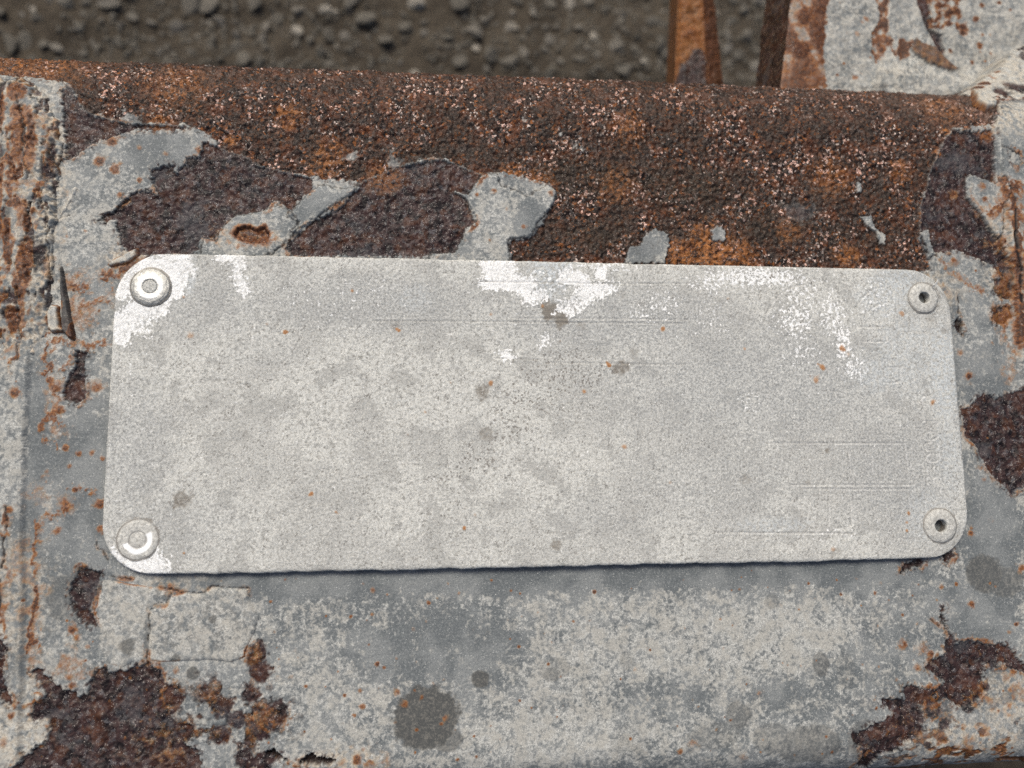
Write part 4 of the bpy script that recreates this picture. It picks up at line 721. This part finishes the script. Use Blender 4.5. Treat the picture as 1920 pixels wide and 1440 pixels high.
hole = [(1.08, -0.5), (1.05, 0.10), (0.99, 0.22), (0.94, 0.42), (0.80, 0.64), (0.60, 0.75), (0.44, 0.76), (0.38, 0.68), (0.35, 0.35), (0.34, -1.0), (0.33, -3.0), (0.0, -3.0)]
rivet((1733, 558), 3.9, hole, 'hollow rivet with an open dark hole at the top right corner', f_h, (0.0, 0.0))
rivet((1764, 986), 4.1, hole, 'hollow rivet with an open dark hole at the bottom right corner', f_h, (0.02, 0.02))
# curl of paint sticking out beside the upper right rivet
def tube_curve(name, pts, r, mat, parent):
    pts = np.array(pts, float); n = len(pts); k = np.linspace(0, 2*math.pi, 8, endpoint=False); out = []
    for i in range(n):
        t = pts[min(i+1, n-1)]-pts[max(i-1, 0)]; t /= np.linalg.norm(t); a = np.cross(t, (0, 0, 1)); a /= np.linalg.norm(a)+1e-9; b = np.cross(t, a)
        rr = r*(1 if 0 < i < n-1 else 0.6); out.append(pts[i]+rr*(np.cos(k)[:, None]*a+np.sin(k)[:, None]*b))
    I = np.arange(n*8).reshape(n, 8)
    return make_mesh(name, np.concatenate(out), np.stack([I[:-1], I[1:], np.roll(I[1:], -1, 1), np.roll(I[:-1], -1, 1)], -1).reshape(-1, 4), {'white': np.ones(n*8)}, mat, parent)
tube_curve('paint_curl', [(*on_plane(x, y, z), z) for x, y, z in [(1747, 537, .4), (1750, 536, 1.2), (1754, 533, 1.9), (1757, 529, 2.3), (1759, 524, 2.6)]], 0.13, PLATE, plate_root)['label'] = 'thin white curl of paint by the rivet'

def ringst(S):
    r0 = S[0]; L = np.concatenate([[0], np.cumsum(np.linalg.norm(np.diff(r0[:, :2], axis=0), axis=1))])
    return np.stack([np.repeat(L[None], len(S), 0), S[..., 2]], -1).reshape(-1, 2)
# ------------------------------------------------------------------ steel bracket behind the tube, top right
def quad_grid(c4, nu, nv):
    a, b, c, d = [np.array(x, float) for x in c4]; u = np.linspace(0, 1, nu)[:, None, None]; v = np.linspace(0, 1, nv)[None, :, None]
    return (a*(1-u)+b*u)*(1-v)+(d*(1-u)+c*u)*v
ZB = -34.0
brk = tag(empty('steel_bracket', 0, 0, 0), 'pale grey painted steel bracket with orange rust streaks beyond the tube at top right', 'bracket')
px_b = lambda x, y: on_plane(x, y, ZB)
corner = [np.array([*px_b(*c), 0]) for c in ((1454, 200), (2100, 260), (2130, -190), (1500, -190))]
G = quad_grid(corner, 460, 300)
class QF(Field):
    def __init__(self, G, loc, sd):
        self.loc = loc; self.a = {}; self.U, self.V = G[..., 0], G[..., 1]; self.h = np.zeros(self.U.shape)
        self.n1 = fbm(self.U, self.V, 2.6, 4, sd); self.n2 = fbm(self.U, self.V, 0.9, 3, sd+1); self.n3 = fbm(self.U, self.V, 8.0, 4, sd+2)
        for k, dv in (('rust_a', 0), ('rust_b', 0), ('stain', 0), ('dust', .8), ('cream', 0), ('damp', 0), ('crack_shade', 0), ('mauve', 0), ('ochre', 0)): self.get(k, dv)
    def sl(self, P, mar): return np.s_[:, :]
b = QF(G, px_b, 70)
def bpoly(px, w=0.4): s, d = b.poly(px, 3, 0.5, 0.3); return sstep(-w, w, d), d
b.a['dust'][:] = 0.54+0.2*b.n3; b.a['cream'][:] = 0.2
k, d = bpoly([(1400, 260), (1440, -200), (1565, -200), (1548, -20), (1538, 60), (1532, 110), (1540, 150), (1536, 260)]); mx(b.a['stain'], np.s_[:, :], 0.72*k*np.clip(0.85+0.8*b.n3, 0.5, 1))
mx(b.a['rust_b'], np.s_[:, :], k*sstep(0.0, 0.3, b.n3+0.6*b.n1+0.02))
k, d = bpoly([(1440, 122), (1520, 118), (1532, 260), (1400, 260)]); b.a['rust_b'] *= 1-0.8*k; mx(b.a['stain'], np.s_[:, :], 0.55*k)
k, d = bpoly(T(1560, 0, 5.333, [(350, -900), (520, -900), (510, 60), (500, 280), (520, 400), (545, 480), (580, 620), (560, 600), (520, 540), (430, 680), (380, 690), (350, 560), (350, 380), (400, 300), (420, 150), (360, 30)])); mx(b.a['stain'], np.s_[:, :], 0.8*k*(0.75+0.6*b.n1)); b.h -= 0.5*k
k, d = bpoly(T(1560, 0, 5.333, [(600, 430), (640, 430), (710, 500), (720, 580), (690, 640), (620, 670), (590, 600)])); mx(b.a['stain'], np.s_[:, :], 0.8*k)
k, d = bpoly(T(1560, 0, 5.333, [(800, -900), (960, -900), (1000, 200), (1010, 300), (1110, 340), (1120, 600), (1090, 640), (1040, 590), (980, 460), (920, 330), (830, 110), (820, 0)])); mx(b.a['rust_b'], np.s_[:, :], k); b.h -= 0.9*k; step_d = d
k, d = bpoly(T(1560, 0, 5.333, [(960, -900), (1340, -900), (1340, 10), (1240, 60), (1330, 160), (1370, 310), (1320, 370), (1270, 330), (1230, 220), (1150, 260), (1060, 290), (980, 260)])); mx(b.a['stain'], np.s_[:, :], 0.72*k*(0.7+0.8*b.n1)); mx(b.a['rust_b'], np.s_[:, :], k*sstep(0.0, 0.2, b.n1+0.5*b.n3)); b.h -= 0.2*k
k, d = bpoly(T(1560, 0, 5.333, [(710, 470), (760, 450), (840, 490), (960, 540), (1090, 620), (1230, 740), (1150, 770), (1000, 740), (880, 700), (840, 660), (720, 580)])); mx(b.a['rust_b'], np.s_[:, :], 0.85*k); mx(b.a['stain'], np.s_[:, :], 0.35*k); b.h += 0.8*k
for x, y, r, v in [(1440, 190, 40, .7), (1500, 50, 34, .7), (1780, 100, 20, .7), (1670, 30, 26, .7), (1180, 505, 28, .85), (1480, 460, 44, .65), (1500, 350, 28, .6), (1580, 350, 20, .4), (1400, 630, 30, .75), (1540, 610, 18, .6), (1580, 535, 26, .5), (1480, 520, 20, .6), (1390, 740, 30, .8), (1320, 320, 40, .9), (1020, 470, 30, .5), (285, 250, 40, .5), (250, 280, 20, .45), (200, 400, 40, .4), (90, 390, 18, .4), (60, 690, 24, .6), (180, 830, 40, .55), (230, 790, 20, .4), (330, 630, 14, .6), (0, 800, 20, .7), (480, 430, 40, .6), (660, 210, 12, .4), (440, 210, 20, .9), (20, 90, 16, .5), (-300, 80, 20, .4)]:
    s, d = b.blob(1560+x/5.333, y/5.333, r/5.333*1.25, wob=0.4); b.a['stain'][:] = np.maximum(b.a['stain'], v*(1-sstep(0.4, 1.2, d))); mx(b.a['rust_b'], s, 0.8*(v > .68)*(1-sstep(0.2, 0.8, d)))
# raised left panel, lower right panel, fillet of weld against the tube
bx = sdf_poly(b.U, b.V, [px_b(x, y) for x, y in T(1560, 0, 5.333, [(-800, -1200), (790, -1200), (820, 0), (830, 110), (920, 330), (980, 460), (1050, 590), (1230, 740), (1300, 1700), (-800, 1700)])])
b.h += 3.4*sstep(-0.5, 1.6, bx)+0.35*b.n3+0.12*b.n1
fl = sdf_poly(b.U, b.V, [px_b(x, y) for x, y in T(1560, 0, 5.333, [(200, 900), (350, 700), (470, 640), (560, 610), (620, 670), (730, 600), (840, 690), (860, 750), (960, 730), (1100, 770), (1300, 730), (1500, 650), (2400, 300), (2400, 1500), (200, 1500)])])
b.h += 9.0*sstep(-1.0, 11, fl+0.5*b.n1); k = sstep(-0.2, 0.4, fl); b.a['rust_b'] *= 1-k; b.a['stain'] *= 1-0.8*k
ed = (1-sstep(0.0, 0.02, np.linspace(0, 1, 460)))[:, None]; b.h -= 1.2*ed
Cb = np.stack([b.U, b.V, ZB+b.h], -1); n, mm = Cb.shape[:2]
I = np.arange(n*mm).reshape(n, mm)
q = np.stack([I[:-1, :-1], I[1:, :-1], I[1:, 1:], I[:-1, 1:]], -1).reshape(-1, 4)
make_mesh('top_face', Cb.reshape(-1, 3), q, {k: v.reshape(-1) for k, v in b.a.items()}, STEEL, brk)
# side walls of the bracket, 20 mm deep, solid dark rust
edge = Cb[0, :, :]; far = Cb[-1, :, :]
ring = np.concatenate([Cb[:, 0], Cb[-1, 1:], Cb[-2::-1, -1], Cb[0, -2:0:-1]])
levels = [0]+list(-np.linspace(0.8, 20, 26))
S = []
for i, lz in enumerate(levels):
    r_ = ring.copy(); r_[:, 2] = r_[:, 2]+lz if i == 0 else ZB+lz
    r_[:, :2] += (fbm(ring[:, 0]+lz, ring[:, 1], 6, 3, 80)*0.5)[:, None]*(i > 0); S.append(r_)
S = np.array(S); ns = S.shape[1]; I = np.arange(S.shape[0]*ns).reshape(-1, ns)
q = np.stack([I[:-1], I[1:], np.roll(I[1:], -1, 1), np.roll(I[:-1], -1, 1)], -1).reshape(-1, 4)
so = make_mesh('side_wall', S.reshape(-1, 3), q, {'rust_b': np.ones(S.shape[0]*ns), 'stain': np.full(S.shape[0]*ns, 0.22), 'st': ringst(S)}, STEEL, brk)
so['label'] = 'dark red rusted edge of the bracket'

# right hand weld between tube and bracket
def weld_r(g):
    g.a['cream'][:] = 0.55; g.a['dust'][:] = 0.7
    fill(g, 'rust_b', [(1895, 172, 36, 20, 1.), (1868, 180, 22, 18, 1.), (1908, 92, 30, 16, 1.), (1914, 112, 14, 20, .9), (1822, 138, 7, 9, .9), (1890, 205, 60, 16, .9)])
    fill(g, 'stain', [(1838, 162, 16, 10, .8), (1830, 168, 12, 8, .9), (1850, 150, 14, 14, .5), (1860, 140, 10, 6, .7), (1872, 200, 40, 14, .75), (1880, 95, 20, 8, .5), (1815, 172, 18, 6, .5), (1900, 200, 40, 10, .7)])
    g.h += 0.7*fbm(g.U, g.V, 3.5, 4, 33)-0.5*g.a['rust_b']
def wz(Y): return 0.8-26.0*sstep(62, 116, Y)
def wsurf(X, Y, h):
    """the fillet climbs over the tube's far corner and runs down to the bracket"""
    return np.stack([X, Y, wz(Y)+np.asarray(h)+0*X], -1)
def wloc(x, y):
    z = -8.0
    for _ in range(12):
        q = on_plane(x, y, z); z = 0.5*z+0.5*float(wz(q[1]))
    return q
patch('weld_bead', [(1786, 176), (1815, 160), (1840, 138), (1862, 126), (1880, 102), (1900, 88), (1925, 74), (1990, 50), (1990, 222), (1930, 214), (1880, 214), (1840, 204), (1812, 190)],
      lambda g, d: 2.6*np.sqrt(np.clip(d/5, 0, 1))-9.0*(1-sstep(0.0, 1.6, d)), weld_r, parent=tube, wob=0.5, surf=wsurf, loc=wloc, step=0.25, label='lumpy white and brown weld at the right end')

# ------------------------------------------------------------------ rusty bar further down
ZR = -95.0
bar = tag(empty('rusty_bar', 0, 0, 0), 'orange rusted steel bar running away beyond the tube left of the bracket', 'steel bar')
px_r = lambda x, y: on_plane(x, y, ZR)
cr4 = [np.array([*px_r(*c), 0]) for c in ((1262, 260), (1375, 260), (1330, -160), (1281, -160))]
G = quad_grid(cr4, 110, 300); r = QF(G, px_r, 90)
uu = np.linspace(0, 1, 110)[:, None]
r.a['stain'][:] = np.clip(0.48+0.2*r.n3+0.1*r.n1+0.34*sstep(0.55, 0.66, uu), 0, 1); r.a['dust'][:] = 0; r.a['rust_b'][:] = 1.0; r.a['ochre'][:] = np.clip(0.95+0.4*r.n3-0.55*sstep(0.55, 0.66, uu), 0, 1)  # right-hand face coloured darker, its shade added to the rust tone
k, d = (lambda sd: (sstep(-0.6, 0.6, sd[1]), sd[1]))(r.poly([(1262, 175), (1276, 120), (1292, 110), (1300, 92), (1318, 92), (1326, 120), (1326, 175)], 3, 0.4)); mx(r.a['damp'], np.s_[:, :], k*0.0); r.a['rust_b'] = np.maximum(r.a['rust_b'], k); r.a['stain'] *= 1-0.95*k; r.a['ochre'] *= 1-0.95*k
prof = -1.5*(1-sstep(0, 0.08, uu))-4.0*np.clip((uu-0.60)/0.4, 0, 1)
Cr = np.stack([r.U, r.V, ZR+prof+0.4*r.n1+0.5*r.n3], -1)
n, mm = Cr.shape[:2]; I = np.arange(n*mm).reshape(n, mm)
q = np.stack([I[:-1, :-1], I[1:, :-1], I[1:, 1:], I[:-1, 1:]], -1).reshape(-1, 4)
make_mesh('bar_face', Cr.reshape(-1, 3), q, {k: v.reshape(-1) for k, v in r.a.items()}, STEEL, bar)
ring = np.concatenate([Cr[:, 0], Cr[-1, 1:], Cr[-2::-1, -1], Cr[0, -2:0:-1]]); S = np.stack([ring]+[ring*[1, 1, 0]+[0, 0, ZR-z_] for z_ in np.linspace(5.5, 13, 8)])
ns = len(ring); I = np.arange(9*ns).reshape(9, ns)
make_mesh('bar_edge', S.reshape(-1, 3), np.stack([I[:-1], I[1:], np.roll(I[1:], -1, 1), np.roll(I[:-1], -1, 1)], -1).reshape(-1, 4), {'rust_b': np.ones(9*ns), 'stain': np.full(9*ns, .4), 'st': ringst(S)}, STEEL, bar)

# ------------------------------------------------------------------ ground with gravel
ZG = -340.0
gx = np.concatenate([np.linspace(-3000, -420, 30)[:-1], np.arange(-420, 420, 4.0), np.linspace(420, 3000, 30)])
gy = np.concatenate([np.linspace(-3000, -380, 30)[:-1], np.arange(-380, 520, 4.0), np.linspace(520, 3000, 30)])
GX, GY = np.meshgrid(gx, gy, indexing='ij')
gz = lambda x, y: ZG+7*fbm(x, y, 130, 4, 95)+2.0*fbm(x, y, 20, 3, 96)
ground = grid_mesh('ground', np.stack([GX, GY, gz(GX, GY)], -1), {}, None, SOIL, None)
tag(ground, 'brown soil with grey gravel below the tube', None, None, 'structure')
def rock_mesh(sd, sub, name):
    import bmesh
    bm = bmesh.new(); bmesh.ops.create_icosphere(bm, subdivisions=sub, radius=1.0)
    r_ = np.random.default_rng(sd); pl = r_.normal(size=(11, 3)); pl /= np.linalg.norm(pl, axis=1)[:, None]; di = r_.uniform(0.42, 0.8, 11)
    sc = np.array([1.0, r_.uniform(.65, .95), r_.uniform(.5, .8)])
    for v_ in bm.verts:
        c = np.array(v_.co)
        for nn, dd in zip(pl, di):
            e = c@nn-dd
            if e > 0: c = c-nn*e
        v_.co = c*sc
    me = bpy.data.meshes.new(name); bm.to_mesh(me); bm.free()
    me.materials.append(STONE); return me
rocks = [rock_mesh(100+i, 2, 'stone') for i in range(8)]
random.seed(5)
pos = []
def g_at(x, y): return on_plane(x, y, ZG)
big = [(25, 85, 34), (128, 12, 30), (210, 15, 40), (365, 10, 34), (395, 12, 40), (335, 52, 22), (615, 62, 26), (690, 45, 40), (660, 5, 34), (780, 12, 34), (445, 70, 24), (45, 78, 26), (90, 90, 20), (110, 95, 18), (445, 90, 22), (285, 45, 18), (415, 45, 20), (500, 95, 16), (560, 20, 26), (520, 30, 18), (620, 118, 14), (720, 80, 24), (760, 60, 22), (840, 80, 22), (955, 120, 26), (905, 40, 22), (1020, 100, 18), (1150, 100, 22), (1230, 95, 26), (1240, 115, 18), (1200, 130, 16), (1080, 60, 18), (990, 60, 16), (1400, 70, 26), (1395, 20, 22), (1380, 110, 20), (1420, 35, 16), (1415, 130, 20), (1370, 40, 18), (1360, 75, 20), (300, 100, 14), (150, 60, 12), (240, 105, 14), (180, 90, 12), (1260, 60, 14), (860, 15, 30), (480, 5, 30), (5, 30, 24), (75, 40, 16), (1130, 20, 24)]
for x, y, rpx in big:
    gx_, gy_ = g_at(x, y); pos.append((gx_, gy_, rpx*0.34*0.78))
tries = 0
while len(pos) < 285 and tries < 8000:
    tries += 1
    x, y = random.uniform(-60, 1500), random.uniform(-60, 200)
    gx_, gy_ = g_at(x, y); rr_ = random.choice([2.6, 3.2, 4.0, 5.0, 6.5])*random.uniform(.8, 1.25)
    if all((gx_-a_)**2+(gy_-b_)**2 > (0.8*(rr_+c_))**2 for a_, b_, c_ in pos): pos.append((gx_, gy_, rr_))
for i, (x, y, rr_) in enumerate(pos):
    o = bpy.data.objects.new('stone', rocks[i % 8]); col.objects.link(o); o.parent = ground
    o.location = (x*.001, y*.001, (float(gz(np.array(x), np.array(y)))+rr_*0.22)*.001); s_ = rr_*.001
    o.scale = (s_*random.uniform(.85, 1.2), s_*random.uniform(.85, 1.2), s_*random.uniform(.55, .85)); o.rotation_euler = (random.uniform(-.5, .5), random.uniform(-.5, .5), random.uniform(0, 6.28))
# the fine gravel between, too many to count
src = rock_mesh(300, 1, 'gravel_source'); sv = np.array([v_.co for v_ in src.vertices]); sf = np.array([list(pp.vertices) for pp in src.polygons])
bpy.data.meshes.remove(src)
N = 16000; r_ = np.random.default_rng(11)
gxs = r_.uniform(-330, 330, N); gys = np.where(r_.random(N) < .8, r_.uniform(110, 330, N), r_.uniform(-330, 110, N)); rr_ = 0.8+3.2*r_.random(N)**2; an = r_.uniform(0, 6.28, N)
dens = fbm(gxs, gys, 60, 3, 97) > -0.35; gxs, gys, rr_, an = gxs[dens], gys[dens], rr_[dens], an[dens]; N = len(gxs)
zs = gz(gxs, gys)
ca, sa = np.cos(an)[:, None], np.sin(an)[:, None]
vx = (sv[None, :, 0]*ca-sv[None, :, 1]*sa)*rr_[:, None]+gxs[:, None]; vy = (sv[None, :, 0]*sa+sv[None, :, 1]*ca)*rr_[:, None]+gys[:, None]; vz = sv[None, :, 2]*rr_[:, None]+zs[:, None]+0.1*rr_[:, None]
co = np.stack([vx, vy, vz], -1).reshape(-1, 3); fc = (sf[None]+(np.arange(N)*len(sv))[:, None, None]).reshape(-1, 3)
gv = make_mesh('gravel', co, fc, {}, STONE, None, False)
tag(gv, 'fine grey gravel scattered over the brown soil', None, None, 'stuff')
